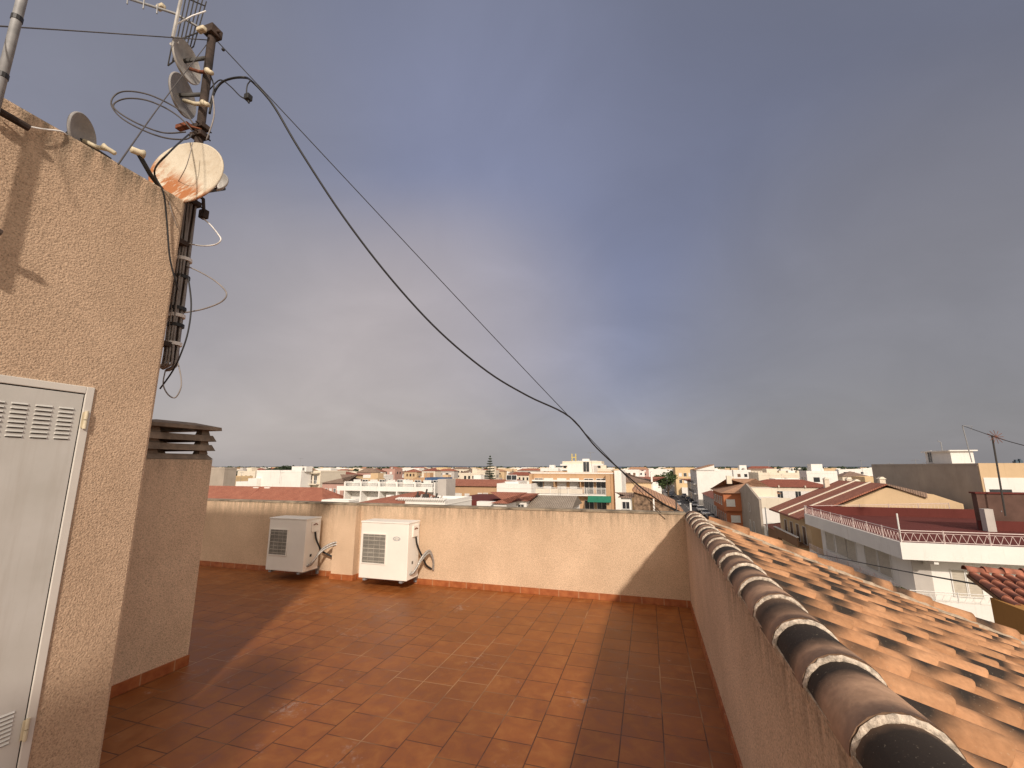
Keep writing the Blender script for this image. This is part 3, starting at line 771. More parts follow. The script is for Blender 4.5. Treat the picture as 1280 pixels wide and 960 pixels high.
# cables
def cable(name, pts, r, mat, label, k=6):
    return tag(MB().tube(smooth_path(pts, k), r, 6).build(name, mat, smooth=True), label, 'cable')
coil = empty('cable_coil', MP(190, 145), 'dark coil of spare aerial cable looping left from the mast', 'cable')
for pts in ([(242, 155), (232, 143), (212, 130), (185, 118), (160, 114), (145, 118), (139, 130), (150, 146), (175, 161), (205, 172), (232, 174), (240, 168)],
            [(240, 163), (225, 147), (205, 134), (182, 125), (160, 123), (146, 127), (142, 134), (155, 145), (178, 157), (205, 166), (232, 165)]):
    MB().tube(smooth_path([MP(a, b_, -.10-.12*(1-abs(i-6)/6)) for i, (a, b_) in enumerate(pts)]), .0052, 6).build('loop', 'cable_dark', coil, smooth=True)
tb = MP(230, 158, -.06)
tag(MB().box(tb.x-.06, tb.y-.02, tb.z-.016, tb.x+.05, tb.y+.02, tb.z+.016).tube([tb+Vector((.05, 0, -.01)), tb+Vector((.11, .05, -.01))], .007).build('amplifier_box', 'rust', bevel=.005), 'small reddish amplifier box on the mast above the rusty dish', 'box')
# vertical plane from the mast to the wall anchor, for the guy wire and hanging cable
anchor = P(832, 647, y=5.86); g_top = MP(272, 52)
hd = Vector((anchor.x-g_top.x, anchor.y-g_top.y, 0)); nrm = Vector((-hd.y, hd.x, 0)).normalized()
def VP_(px, py, off=0):
    r_ = ray(px, py); o_ = Vector((0, 0, EYE)); t_ = (g_top+nrm*off-o_).dot(nrm)/r_.dot(nrm); return o_+r_*t_
cable('guy_wire', [g_top, g_top.lerp(anchor, .5)+Vector((0, 0, -.02)), anchor], .0036, 'black', 'thin straight guy wire from the mast top to the far parapet corner')
kb = MP(279, 62); tag(MB().ball(kb, .012).build('wire_insulator', 'black'), 'tiny black insulator bead on the guy wire near the mast top', 'insulator')
pts = [MP(262, 142, .02), MP(267, 118, .03), MP(276, 104, .04), MP(290, 98, .04), MP(306, 97, .03), VP_(314, 101), VP_(330, 117), VP_(345, 137), VP_(375, 188), VP_(430, 272), VP_(490, 350), VP_(550, 415), VP_(610, 465), VP_(660, 495), VP_(712, 521), VP_(746, 560), VP_(790, 600), VP_(818, 622)]
pts += [P(843, 638, y=6.15), P(849, 641, y=6.02), P(850, 655, y=5.99)]
cable('black_cable', pts, .0085, 'black', 'thick black cable sagging from the mast to the far parapet corner')
cable('black_cable', [MP(262, 112, .03), MP(275, 100, .04), MP(288, 108, .04), MP(300, 120, .04), MP(308, 124, .04)], .0045, 'black', 'short black lead curving down to the dangling connector')
cable('black_cable', [MP(314, 100, .04), MP(309, 107, .04), MP(308, 120, .04)], .0045, 'black', 'short black pigtail between the thick cable and the connector')
cn = MP(310, 122, .04)
tag(MB().box(cn.x-.018, cn.y-.02, cn.z-.022, cn.x+.022, cn.y+.02, cn.z+.022).tube([cn, cn+Vector((.015, 0, -.05))], .008).build('cable_connector', 'black', bevel=.005), 'black connector dangling under the bend of the thick cable', 'connector')
cable('guy_wire', [MP(258, 56), P(205, 125, y=1.4), P(148, 205, y=.9)], .003, 'cable_dark', 'thin guy wire going down from the mast behind the coil to the hut roof')
cable('guy_wire', [P(-60, 29, y=.7), P(100, 39, y=1.3), MP(260, 50)], .0033, 'cable_dark', 'thin level wire from the grey pole to the aerial mast')
cable('black_cable', [MP(236, 168, -.15), MP(212, 190, -.45), P(193, 214, x=-2.70), P(204, 240, x=-2.70), P(208, 270, x=-2.72), P(212, 320, x=-2.725), P(219, 350, x=-2.73), P(222, 362, x=-2.76)], .0052, 'black', 'black cable hanging down the hut wall from the large dish')
cable('thin_cable', [MP(241, 178, -.2), MP(232, 210, -.22), MP(215, 240, -.1), P(212, 255, x=-2.73), P(222, 285, x=-2.735)], .0025, 'cable_grey', 'thin grey lead crossing the face of the rust-streaked dish')
cable('white_cable', [MP(250, 270), MP(262, 280), MP(272, 292), MP(276, 300), MP(268, 306), MP(250, 307), MP(230, 303)], .0045, 'cable_white', 'short white cable loop beside the mast')
cable('grey_cable', [MP(232, 332), MP(250, 340), MP(270, 352), MP(283, 366), MP(277, 377), MP(255, 386), MP(230, 391)], .0045, 'cable_grey', 'wide grey cable loop standing out from the lower mast')
cable('grey_cable', [MP(222, 452), MP(226, 470), MP(226, 485), MP(219, 497), MP(210, 493), MP(204, 480), MP(207, 462)], .004, 'cable_grey', 'small cable loop hanging below the end of the bundle')
cable('black_cable', [MP(235, 345, -.04), MP(239, 380, -.04), MP(235, 415, -.04), MP(225, 445, -.04), MP(215, 465, 0), MP(200, 486, 0)], .005, 'black', 'black cable running beside the grey bundle on the lower mast')
for i_, (a_, b_, m2) in enumerate((((262, 92), (262, 130), 'black'), ((266, 120), (258, 175), 'cable_grey'))):
    p0, p1 = MP(*a_, -.03), MP(*b_, -.03)
    cable('mast_cable', [p0, p0.lerp(p1, .5)+Vector((.04, 0, 0)), p1], .005, m2, ('black lead on the mast between the two side-on dishes', 'grey lead on the mast above the rust-streaked dish')[i_])
# anchor stay on the far wall
an_ = empty('wall_anchor', anchor, 'rusty hook anchoring the guy wire at the far parapet corner', 'anchor')
MB().box(anchor.x-.02, anchor.y-.02, anchor.z-.03, anchor.x+.02, anchor.y+.02, anchor.z+.012).build('plate', 'rust', an_)
q0 = P(832, 649, y=5.79); MB().tube([q0, P(822, 640, y=5.79), P(815, 634, y=5.86)], .0035, 6).build('hook', 'rail_dark', an_)

exec_town = True
# ================================================================== THE TOWN
RECTS = []
def reg(x0, x1, y0, y1): RECTS.append((min(x0, x1), max(x0, x1), min(y0, y1), max(y0, y1)))
struct(MB().add([(-5000, -200, 0), (5000, -200, 0), (5000, 2300, 0), (-5000, 2300, 0)], [(0, 1, 2, 3)]).build('ground', 'ground'))
struct(MB().add([(-30000, 2200, -.5), (30000, 2200, -.5), (30000, 40000, -.5), (-30000, 40000, -.5)], [(0, 1, 2, 3)]).build('sea', 'sea'))
SX0, SX1 = 7.2, 13.9
struct(MB().add([(SX0, -60, .004), (SX1, -60, .004), (SX1, 520, .004), (SX0, 520, .004)], [(0, 1, 2, 3)]).build('street', 'asphalt'))
struct(MB().box(SX0-1.4, -60, -.1, SX0, 520, .13).box(SX1, -60, -.1, SX1+1.2, 520, .13).build('pavement', 'pave'))
mk = MB()
for k in range(60):
    mk.box((SX0+SX1)/2-.06, 20+k*6, .005, (SX0+SX1)/2+.06, 23+k*6, .008)
struct(mk.build('road_markings', 'paint'))

WC = {}
def win_mesh(w, h, kind):
    key = (round(w, 2), round(h, 2), kind)
    if key in WC: return WC[key]
    w, h = key[0], key[1]
    fr = MB(); t = .06
    fr.box(-w/2-t, -.05, 0, -w/2, 0.0, h).box(w/2, -.05, 0, w/2+t, 0.0, h).box(-w/2-t, -.05, h, w/2+t, 0.0, h+t).box(-w/2-t-.04, -.09, -t, w/2+t+.04, 0.0, 0)
    pn = MB(); pn.box(-w/2, -.012, 0, w/2, -.001, h)
    det = MB()
    if kind == 'glass': fr.box(-.025, -.03, 0, .025, -.013, h); pm = 'glass'
    else:
        pm = kind
        n = max(3, int(h/.16))
        for i in range(n): pn.box(-w/2, -.026, h*(i+.12)/n, w/2, -.0125, h*(i+.86)/n)
    def mk_(mb, mat):
        me = bpy.data.meshes.new('window'); me.from_pydata(mb.v, [], mb.f); me.update(); me.materials.append(M[mat]); return me
    WC[key] = (mk_(fr, 'rail_white'), mk_(pn, pm)); return WC[key]
def far_win_mesh(w, h, kind):
    key = (round(w, 1), round(h, 1), kind, 'far')
    if key in WC: return WC[key]
    mb = MB().box(-w/2, -.03, 0, w/2, 0.0, h)
    me = bpy.data.meshes.new('window'); me.from_pydata(mb.v, [], mb.f); me.update(); me.materials.append(M[kind]); WC[key] = me; return me
ROT = {'-y': 0, '-x': R(-90), '+x': R(90)}
def window(parent, pos, w, h, kind='glass', face='-y', name='window', far=False):
    loc = inv_of(parent) @ Vector(pos)
    if far:
        o = bpy.data.objects.new(name, far_win_mesh(w, h, kind)); COL.objects.link(o); o.parent = parent; o.location = loc; o.rotation_euler.z = ROT[face]; return o
    f_, p_ = win_mesh(w, h, kind)
    o = bpy.data.objects.new(name, f_); COL.objects.link(o); o.parent = parent; o.location = loc; o.rotation_euler.z = ROT[face]
    p = bpy.data.objects.new('pane' if kind == 'glass' else 'shutter', p_); COL.objects.link(p); p.parent = o
    return o
def hip_roof(b_, x0, x1, y0, y1, ze, zr, mat, ov=.35, ends=(True, True), axis='x'):
    x0 -= ov; x1 += ov; y0 -= ov; y1 += ov
    if axis == 'x':
        ym = (y0+y1)/2; d = (y1-y0)/2; a = Vector((x0+(d if ends[0] else 0), ym, zr)); c = Vector((x1-(d if ends[1] else 0), ym, zr))
        vs = [(x0, y0, ze), (x1, y0, ze), (x1, y1, ze), (x0, y1, ze), a, c]
        fs = [(0, 1, 5, 4), (2, 3, 4, 5), (1, 2, 5), (3, 0, 4), (3, 2, 1, 0)]
    else:
        xm = (x0+x1)/2; d = (x1-x0)/2; a = Vector((xm, y0+(d if ends[0] else 0), zr)); c = Vector((xm, y1-(d if ends[1] else 0), zr))
        vs = [(x0, y0, ze), (x1, y0, ze), (x1, y1, ze), (x0, y1, ze), a, c]
        fs = [(0, 1, 4), (1, 2, 5, 4), (2, 3, 5), (3, 0, 4, 5), (3, 2, 1, 0)]
    return MB().add(vs, fs).build('roof', mat, b_)
def building(label, x0, x1, y0, y1, z1, wallm, roofm=None, rh=1.5, flat=True, group=None, name='house', z0=0, parapet=.0, ends=(True, True), axis='x', cat='house'):
    b_ = empty(name, ((x0+x1)/2, (y0+y1)/2, z0), label, cat, group)
    reg(x0, x1, y0, y1)
    MB().box(x0, y0, z0, x1, y1, z1).build('wall', wallm, b_)
    if roofm: hip_roof(b_, x0, x1, y0, y1, z1+.003, z1+rh, roofm, ends=ends, axis=axis)
    elif parapet > 0:
        t = .2
        MB().box(x0-.04, y0-.04, z1-.12, x1+.04, y1+.04, z1-.06).build('cornice', wallm, b_)
        MB().box(x0, y0, z1+.001, x1, y0+t, z1+parapet).box(x0, y1-t, z1+.001, x1, y1, z1+parapet).box(x0, y0+t, z1+.001, x0+t, y1-t, z1+parapet).box(x1-t, y0+t, z1+.001, x1, y1-t, z1+parapet).build('parapet', wallm, b_)
    return b_
def front(xl, xr, yt, Y):       # front (-y) face from pixels
    a = P(xl, yt, y=Y); c = P(xr, yt, y=Y); return a.x, c.x, (a.z+c.z)/2
def wins(b_, x0, x1, y, zs, n, w, h, kind='glass', margin=.12, skip=(), far=False):
    W = x1-x0
    for r_, z in enumerate(zs):
        for i in range(n):
            if (r_, i) in skip: continue
            k = kind if isinstance(kind, str) else kind[(i+r_) % len(kind)]
            window(b_, (x0+W*margin+(W*(1-2*margin))*(i+.5)/n, y-.002, z), w, h, k, far=far)
def side_wins(b_, x, y0, y1, zs, n, w, h, kind='glass', face='+x', far=False):
    s_ = .002 if face == '+x' else -.002
    for z in zs:
        for i in range(n):
            window(b_, (x+s_, y0+(y1-y0)*(i+.5)/n, z), w, h, kind, face, far=far)
def rail(b_, p0, p1, h, mat, sp=.14, post=2.2, name='railing', zig=False, r=.018):
    p0 = Vector(p0); p1 = Vector(p1); d = (p1-p0); Ln = d.length; d.normalize(); mb = MB(); up_ = Vector((0, 0, 1))
    mb.tube([p0+up_*h, p1+up_*h], r*1.5, 4); mb.tube([p0+up_*.08, p1+up_*.08], r, 4); mb.tube([p0+up_*(h-.14), p1+up_*(h-.14)], r*.8, 4)
    n = int(Ln/sp)
    for i in range(n+1):
        a = p0+d*(i*sp); q = d*(sp*(1 if i % 2 else -1)*.5) if zig else Vector((0, 0, 0))
        mb.tube([a+up_*.08-q, a+up_*(h-.14)+q], r*.6, 3, caps=False)
    n = max(1, int(Ln/post))
    for i in range(n+1):
        a = p0+d*(Ln*i/n); mb.tube([a, a+up_*(h+.06)], r*2, 4)
    return mb.build(name, mat, b_)
def aerial(base, h, label, arms=True, lean=0, group='rooftop aerials in the town', r=.03):
    a = empty('rooftop_aerial', base, label, 'antenna', group)
    b0 = Vector(base); t_ = b0+Vector((lean, 0, h))
    MB().tube([b0, t_], r, 5).build('pole', 'steel', a)
    if arms:
        mb = MB().tube([t_+Vector((-.5, 0, -.15)), t_+Vector((.7, .1, -.1))], r*.6, 4)
        for k in range(5): mb.tube([t_+Vector((-.4+k*.22, -.25, -.13)), t_+Vector((-.4+k*.22, .25, -.13))], r*.4, 3)
        mb.build('crossbars', 'steel', a)
    return a

# ---- left and middle of the strip
x0, x1, z1 = front(240, 281, 586, 75)
b = building('blank grey-beige block just right of the terrace chimney', x0, x1, 75, 78, z1, 'w_grey', parapet=.3)
# red hipped roofs next to the parapet
xr = P(404, 629, y=52).x; xl = P(120, 629, y=52).x
b = building('house with a broad red hipped roof directly behind the left half of the parapet', xl, xr, 52, 58, P(400, 629, y=52).z, 'w_white', 'roof_red', rh=P(384, 609, y=55).z-P(400, 629, y=52).z, ends=(False, True))
MB().tube([P(327, 609.5, y=54.9), P(303, 628.5, y=51.6)], .16, 6).build('hip_ridge', 'roof_dark', b)
for px_ in (322, 336):
    q = P(px_, 611, y=55); MB().box(q.x-.5, 54.6, q.z-.3, q.x+.5, 55.3, q.z+.25).build('chimney', 'w_white', b)
x0, x1, z1 = front(402, 436, 626, 47)
b = building('low white wall building between the two red roofs behind the parapet', x0, x1, 47, 49, z1, 'w_white', parapet=.1)
x0, x1, z1 = front(444, 494, 630.5, 34)
b = building('house with a smaller red roof behind the second air conditioner', x0, x1, 34, 42, z1, 'w_cream', 'roof_red', rh=.95, ends=(True, False))
q = P(487, 620, y=38); MB().box(q.x-.25, 37.8, q.z-.4, q.x+.3, 38.3, q.z+.1).build('chimney', 'w_white', b)
x0, x1, z1 = front(497, 556, 629, 35)
b = building('low white annex with a scalloped tile edge and clutter on its roof', x0, x1, 35, 41, z1, 'w_white', parapet=.25)
mb = MB()
for k in range(22): mb.tube([Vector((x0+(x1-x0)*k/21, 34.7, z1+.32)), Vector((x0+(x1-x0)*k/21, 35.3, z1+.40))], .07, 6)
mb.build('tile_edge', 'w_white', b)
for k, (px_, hh) in enumerate(((521, .7), (526, .5), (532, .9), (538, .4), (545, .6), (551, .45))):
    q = P(px_, 628, y=37); tag(MB().box(q.x-.22, 36.8, z1+.002, q.x+.22, 37.2, z1+hh*.7).tube([Vector((q.x, 37, z1+hh*.7)), Vector((q.x+.1, 37, z1+hh*1.2))], .08, 6).build('roof_vent', 'w_greylight' if k % 2 else 'rail_dark'), 'small rooftop box on the white annex behind the parapet', 'vent', 'boxes on the white annex roof')
# white gable wall block
x0, x1, z1 = front(321, 377, 589.5, 92)
b = building('large plain white block with a small rooftop box and aerial, left of centre', x0, x1, 92, 95.5, z1, 'w_white', parapet=.35)
a0, a1, az = front(295, 321, 602, 91)
MB().box(a0, 91, 0, a1+.01, 100, az).build('annex', 'w_white', b)
a0, a1, az = front(310, 321, 598, 90.5)
MB().box(a0, 90.6, 0, a1, 98, az).build('annex', 'w_white', b)
a0, a1, az = front(365, 383, 583, 92.8)
MB().box(a0, 92.8, z1+.002, a1, 95, az).build('rooftop_box', 'w_white', b)
window(b, (a1-.8, 92.79, az-1.2), .6, .9, 'glass')
aerial(P(375, 583, y=99), 2.2, 'thin aerial on the rooftop box of the plain white block')
aerial(Vector((P(349, 608, y=91).x, 91, z1-3)), 3.4, 'thin aerial in front of the plain white wall')
x0, x1, z1 = front(377.5, 401, 590, 96)
b = building('beige block with two stacked balconies right of the plain white block', x0, x1, 96, 106, z1, 'w_cream', parapet=.3)
for zz in (z1-3.0, z1-6.1):
    MB().box(x0+.1, 94.8, zz-.2, x1-.1, 95.99, zz).build('balcony_slab', 'w_cream', b); rail(b, (x0+.1, 94.85, zz), (x1-.1, 94.85, zz), .95, 'rail_white', sp=.2)
    wins(b, x0, x1, 96, [zz+.02], 3, .9, 2.1, ('glass', 'shutter_brown'))
MB().box(x0+.1, 94.9, z1-.35, x1-.1, 95.99, z1-.15).build('balcony_roof', 'w_cream', b)
x0, x1, z1 = front(403, 430, 604, 78)
b = building('pinkish house with a brown tiled roof and arched gallery', x0, x1, 78, 88, z1, 'w_pink', 'roof_brown', rh=1.7)
wins(b, x0, x1, 78, [z1-2.6, z1-5.4], 4, .5, 1.5, ('glass', 'shutter'))
# long white terraced building
YW = 56
x0, x1, z1 = front(430, 547, 606, YW+1.6)
b = building('long white two-storey row with deep balconies', x0, x1, YW+1.6, YW+6, z1-.2, 'w_white', parapet=.5)
zb = P(500, 608.5, y=YW).z; zc = P(500, 614.5, y=YW).z
MB().box(x0, YW, zc, x1, YW+.15, zb).box(x0, YW+.15, zc, x1, YW+1.59, zc+.15).build('balcony_front', 'w_white', b)
MB().box(x0, YW, z1-3.6-2.2, x1, YW+.15, z1-5.0).build('balcony_front', 'w_white', b)
for px_ in (431, 451, 474, 496, 519, 543):
    xx = P(px_, 610, y=YW).x; MB().box(xx-.09, YW-.02, 3, xx+.09, YW+1.59, P(500, 602.5, y=YW).z).build('partition', 'w_white', b)
for (xa, xb) in ((433, 449), (453, 472), (476, 494), (498, 517), (521, 541)):
    a = P(xa, 606, y=YW+.05).x; c = P(xb, 606, y=YW+.05).x
    rail(b, (a, YW+.08, zb), (c, YW+.08, zb), .35, 'rail_dark', sp=.3, post=5)
    for zz in (zb-.75, zc-2.5):
        window(b, ((a+c)/2-.4, YW+1.598, zz-.3), 1.1, 1.9, 'shutter'); window(b, ((a+c)/2+1.0, YW+1.598, zz-.3), .9, 1.9, 'glass')
a0, a1, az = front(547, 558, 599, YW-.5)
MB().box(a0, YW-.5, 0, a1, YW+2.5, az).build('end_wall', 'w_greylight', b)
a0, a1, az = front(520, 547, 601.5, YW+2)
MB().box(a0, YW+2, z1+.3, a1, YW+7, z1+.42).box(a0, YW+2, z1-.2, a0+.1, YW+2.1, z1+.3).box(a1-.1, YW+2, z1-.2, a1, YW+2.1, z1+.3).build('pergola', 'rail_dark', b)
a0, a1, az = front(548, 556, 594, YW+12)
tag(MB().box(a0-2.5, YW+12, az-.9, a1, YW+15, az-.4).build('roof_awning', 'awning_blue', b), 'blue roof awning')
x0, x1, z1 = front(560, 608, 607.5, 66)
b = building('orange house with white shutters under a long dark red roof', x0, x1+2.4, 66, 74, z1, 'w_ochre', 'roof_red', rh=.95, ends=(False, False))
for px_, w_ in ((562, .9), (573, 1.1), (584, .7)): window(b, (P(px_, 612, y=66).x, 65.998, z1-2.4), w_, 1.2, 'shutter')
window(b, (P(597, 620, y=66).x, 65.998, z1-4.6), .9, 1.9, 'shutter_beige'); window(b, (P(564, 620, y=66).x, 65.998, z1-4.6), .9, 1.6, 'shutter')
side_wins(b, x1+2.4, 67, 73, [z1-2.5], 3, 1.2, 1.3, 'glass')
x0, x1, z1 = front(621, 664, 609, 62)
b = building('stepped white house between the orange house and the balcony block', x0, x1, 62, 72, z1, 'w_white', parapet=.5)
a0, a1, az = front(631, 648, 602, 66); MB().box(a0, 66, z1, a1, 71, az).build('upper_storey', 'w_white', b)
window(b, ((a0+a1)/2, 65.998, z1+.9), 1.6, .7, 'glass'); wins(b, x0, x1, 62, [z1-2.4], 3, .9, 1.2, ('glass', 'shutter'))
x0, x1, z1 = front(617, 633, 629, 46)
b = building('low shed with a red tiled slope behind the middle of the parapet', x0, x1, 46, 52, z1, 'w_white', 'roof_red', rh=1.0)
x0, x1, z1 = front(636, 658, 626, 50)
b = building('small white porch with a red scalloped tile roof and dark window', x0, x1, 50, 56, z1, 'w_white', 'roof_red', rh=.7)
wins(b, x0, x1, 50, [z1-1.4], 2, .7, 1.0)
x0, x1, z1 = front(556, 612, 625, 48)
b = building('low building with a dark red flat roof before the orange house', x0, x1, 48, 58.99, z1, 'w_redfloor'); MB().box(x0, 59, 0, x1, 59.3, P(600, 617, y=59).z).build('rear_wall', 'w_brown', b)
for px_ in (566, 572, 600, 607): window(b, (P(px_, 624, y=59).x, 58.998, P(px_, 624, y=59).z), .55, .8, 'shutter_beige' if px_ % 4 else 'shutter')
a0, a1, az = front(560, 573, 626, 47); MB().box(a0, 47, 0, a1, 47.9, az).build('annex', 'w_white', b)
a0, a1, az = front(596, 618, 627, 47); MB().box(a0, 47, 0, a1, 47.9, az).build('annex', 'w_white', b)

# balcony building
YB = 66
x0, x1, z1 = front(664.5, 768, 592.5, YB)
b = building('ochre brick block with two rows of balconies and a green awning', x0, x1, YB, YB+12, z1, 'w_ochre', parapet=.25, name='apartment_block', cat='building')
MB().box(x0-.1, YB-.06, z1+.05, x1+.1, YB-.001, z1+.22).build('cornice', 'w_white', b)
MB().box(x1-1.15, YB-1.35, 0, x1-.55, YB-.002, z1-.02).build('pier', 'w_ochre', b)
MB().box(x0-.02, YB-1.35, 0, x0+.35, YB-.002, z1-.02).build('pier', 'w_ochre', b)
MB().box(x1+.02, YB-.5, 0, x1+1.0, YB+12, z1+.5).build('side_wall', 'w_white', b)
MB().box(x0+.355, YB-1.3, z1-1.05, x1-1.155, YB-.002, z1-.85).build('balcony_slab', 'w_white', b)
def slab(py0, py1):
    za = P(715, py0, y=YB-1.4).z; zb_ = P(715, py1, y=YB-1.4).z
    MB().box(x0+.36, YB-1.3, zb_, x1-1.155, YB-.002, za).build('balcony_slab', 'w_white', b); return za
f1 = slab(618, 619.8)
rail(b, (x0+.4, YB-1.28, f1), (x1-1.2, YB-1.28, f1), .9, 'rail_white', sp=.12, r=.03)
MB().box(x0+.5, YB-1.27, f1+.05, x1-4.5, YB-1.25, f1+.75).build('balcony_screen', 'w_cream', b)
W = x1-x0
for fx, k in ((.07, 'glass'), (.20, 'shutter'), (.37, 'shutter'), (.53, 'shutter'), (.71, 'glass'), (.86, 'glass')):
    window(b, (x0+.3+fx*W*.95, YB-.002, f1+.03), 1.25, 2.15, k)
    window(b, (x0+.3+fx*W*.95, YB-.002, f1-3.0), 1.25, 2.1, 'shutter' if fx < .6 else 'glass')
for fx in (.29, .62): MB().box(x0+.3+fx*W*.95-.04, YB-1.25, f1, x0+.3+fx*W*.95+.04, YB-.06, z1-1.06).build('balcony_divider', 'w_ochre', b)
a0 = P(735, 620, y=YB-1.4).x; a1 = P(764, 620, y=YB-1.4).x; za = P(750, 620, y=YB-1.4).z; zb = P(750, 628, y=YB-2.2).z
MB().prism([(a0, YB-1.42, za), (a0, YB-2.1, zb), (a0, YB-2.06, zb-.03), (a0, YB-1.38, za-.03)], (a1-a0, 0, 0)).build('awning', 'awning', b)
hz = f1-3.1
MB().box(x0+.36, YB-1.3, hz-.2, x1-1.155, YB-.002, hz).build('balcony_slab', 'w_white', b)
rail(b, (x0+.4, YB-1.28, hz), (x1-1.2, YB-1.28, hz), .9, 'rail_white', sp=.2, r=.03)
a0, a1, az = front(709, 742, 582, YB+3)
MB().box(a0, YB+3, z1, a1, YB+8, az).build('stair_head', 'w_white', b)
window(b, (P(733, 590, y=YB+3).x, YB+2.998, z1+.3), .9, 1.5, 'glass')
aerial(P(741, 592, y=YB+1), 3.2, 'bent aerial pole on the roof of the ochre balcony block', lean=-.3)
# low roofs in front of it
x0, x1, z1 = front(663, 712, 630, 50)
b = building('outbuilding with a grey corrugated roof below the ochre balcony block', x0, x1, 50, 57, z1-.4, 'w_white', 'roof_grey', rh=1.1, ends=(False, False))
x0, x1, z1 = front(776, 788, 622, 56)
b = building('small white lean-to with a brown roof beside the ochre balcony block', x0, x1, 56, 60, z1, 'w_white', 'roof_brown', rh=.5)
wins(b, x0, x1, 56, [z1-1.3], 1, .8, .8)

# hotel with roof sign
YH = 290
x0, x1, z1 = front(703, 752, 578, YH)
b = building('tall pale hotel with banded balconies and a yellow H on its roof', x0, x1, YH, YH+18, z1, 'w_cream', parapet=.8, name='hotel', cat='hotel')
for k in range(4):
    zz = z1-1.0-k*3.0
    MB().box(x0-1.2, YH-1.6, zz-1.1, x1+1.2, YH-.005, zz).build('balcony_band', 'w_white', b)
    for i in range(8): window(b, (x0+(x1-x0)*(i+.5)/8, YH-.006, zz-2.7), 1.8, 1.6, 'glass', far=True)
a0, a1, az = front(713, 746, 576, YH+3); MB().box(a0, YH+3, z1, a1, YH+12, az).build('penthouse', 'w_white', b)
a0, a1, az2 = front(728, 736, 573.5, YH+5); MB().box(a0, YH+5, z1, a1, YH+10, az2).build('lift_tower', 'w_white', b)
hs = P(717.5, 576, y=YH+2); mb = MB(); sH = 4.6
mb.box(hs.x-1.6, YH+1.8, hs.z, hs.x-.9, YH+2.2, hs.z+sH).box(hs.x+.9, YH+1.8, hs.z, hs.x+1.6, YH+2.2, hs.z+sH).box(hs.x-.9, YH+1.8, hs.z+sH*.42, hs.x+.9, YH+2.2, hs.z+sH*.56)
mb.build('roof_sign', 'sign_yellow', b)

# houses left of the street
x0, x1, z1 = front(776, 802, 603, 78)
b = building('sand house with a mottled brown patio roof left of the street', x0, x1+1.5, 78, 92, z1, 'w_sand', 'roof_brown', rh=1.9, ends=(False, True))
MB().box(x1+1.52, 79, 0, x1+1.8, 92, z1+1.7).build('side_wall', 'w_white', b)
x0, x1, z1 = front(802, 816, 600, 105)
b = building('small house with a red roof strip and dark carport left of the street', x0, x1, 105, 116, z1-.3, 'w_white', 'roof_red', rh=.9)
window(b, ((x0+x1)/2, 104.998, z1-2.9), 2.0, 1.6, 'glass')
for k, (pxl, pxr, pt, yy_) in enumerate(((812, 823, 607, 92), (815, 827, 613, 80), (806, 822, 620, 70))):
    x0, x1, z1 = front(pxl, pxr, pt, yy_)
    x1 = min(x1, 5.4); x0 = min(x0, x1-3)
    b = building(['bright white cube house nearest the far end of the left pavement', 'white house with a flat roof and pale van-like canopy by the left pavement', 'low white yard building beside the stone gable wall'][k], x0, x1, yy_, yy_+8, z1, 'w_white', parapet=.4)
    wins(b, x0, x1, yy_, [z1-1.8], 2, .8, 1.0)
# stone gable wall
st = empty('stone_wall', (1, 34, 0), 'rubble stone gable wall with red tile coping beyond the parapet corner', 'wall')
Y0 = 34
pp = [P(792, 645, y=Y0), P(792, 614, y=Y0), P(812, 621, y=Y0), P(850, 640, y=Y0), P(852, 650, y=Y0)]
lo_ = [Vector((pp[0].x, Y0, 5)), pp[1], pp[2], pp[3], Vector((pp[4].x, Y0, 5))]
MB().prism(lo_, (0, 9, 0)).build('wall', 'stone', st); reg(pp[0].x, pp[4].x, 34, 43)
MB().prism([pp[1]+Vector((-.1, -.2, 0)), pp[2]+Vector((0, -.2, 0)), pp[3]+Vector((.2, -.2, 0)), pp[3]+Vector((.2, -.2, .16)), pp[2]+Vector((0, -.2, .16)), pp[1]+Vector((-.1, -.2, .16))], (0, 9.6, 0)).build('coping', 'roof_tan', st)
q = P(818, 642, y=33.6); MB().box(q.x-.05, 33.6, q.z-1, q.x+.05, 33.7, q.z+1.0).build('drainpipe', 'w_white', st)
for i_, (px_, pt, pb, yy_) in enumerate(((845, 626, 645, 30), (863, 630, 650, 26))):
    a = P(px_, pt, y=yy_); c = P(px_, pb, y=yy_)
    tag(MB().tube([Vector((a.x, a.y, 0.13)), a], .045, 8).tube([a, a+Vector((.0, 0, .06))], .055, 8).build('street_pole', ('rail_dark', 'rail_white')[i_], smooth=True), ('dark pole rising by the parapet corner over the street', 'pale pole rising beside the dark one at the end of the ridge tiles')[i_], 'pole')

# ---- right side of the street
YY = 205
x0, x1, z1 = front(844, 868, 586, YY)
b = building('yellow three-storey block at the far bend of the street', x0, x1, YY, YY+16, z1, 'w_yellow', parapet=.5, name='apartment_block', cat='building')
wins(b, x0, x1, YY, [z1-3.2, z1-6.0], 3, 1.1, 1.4, ('shutter', 'glass'), far=False)
MB().box(x0+2.0, YY-2.5, 0, x1, YY-.01, 3.2).build('shop_front', 'w_white', b)
YR = 150
x0, x1, z1 = front(870.5, 915, 589, YR)
b = building('big white blank-walled block halfway down the street', x0, x1, YR, YR+22, z1, 'w_white', parapet=.35, name='apartment_block', cat='building')
side_wins(b, x0, YR+1, YR+20, [z1-3.6, z1-6.6, z1-9.5], 4, 1.5, 1.6, 'glass', '-x')
pk = P(887, 581.5, y=YR+10); MB().prism([(x0-.4, YR-.3, z1+.3), (pk.x, YR-.3, pk.z), (pk.x+.1, YR-.3, z1+.36)], (0, 12, 0)).build('sloped_attic', 'w_white', b)
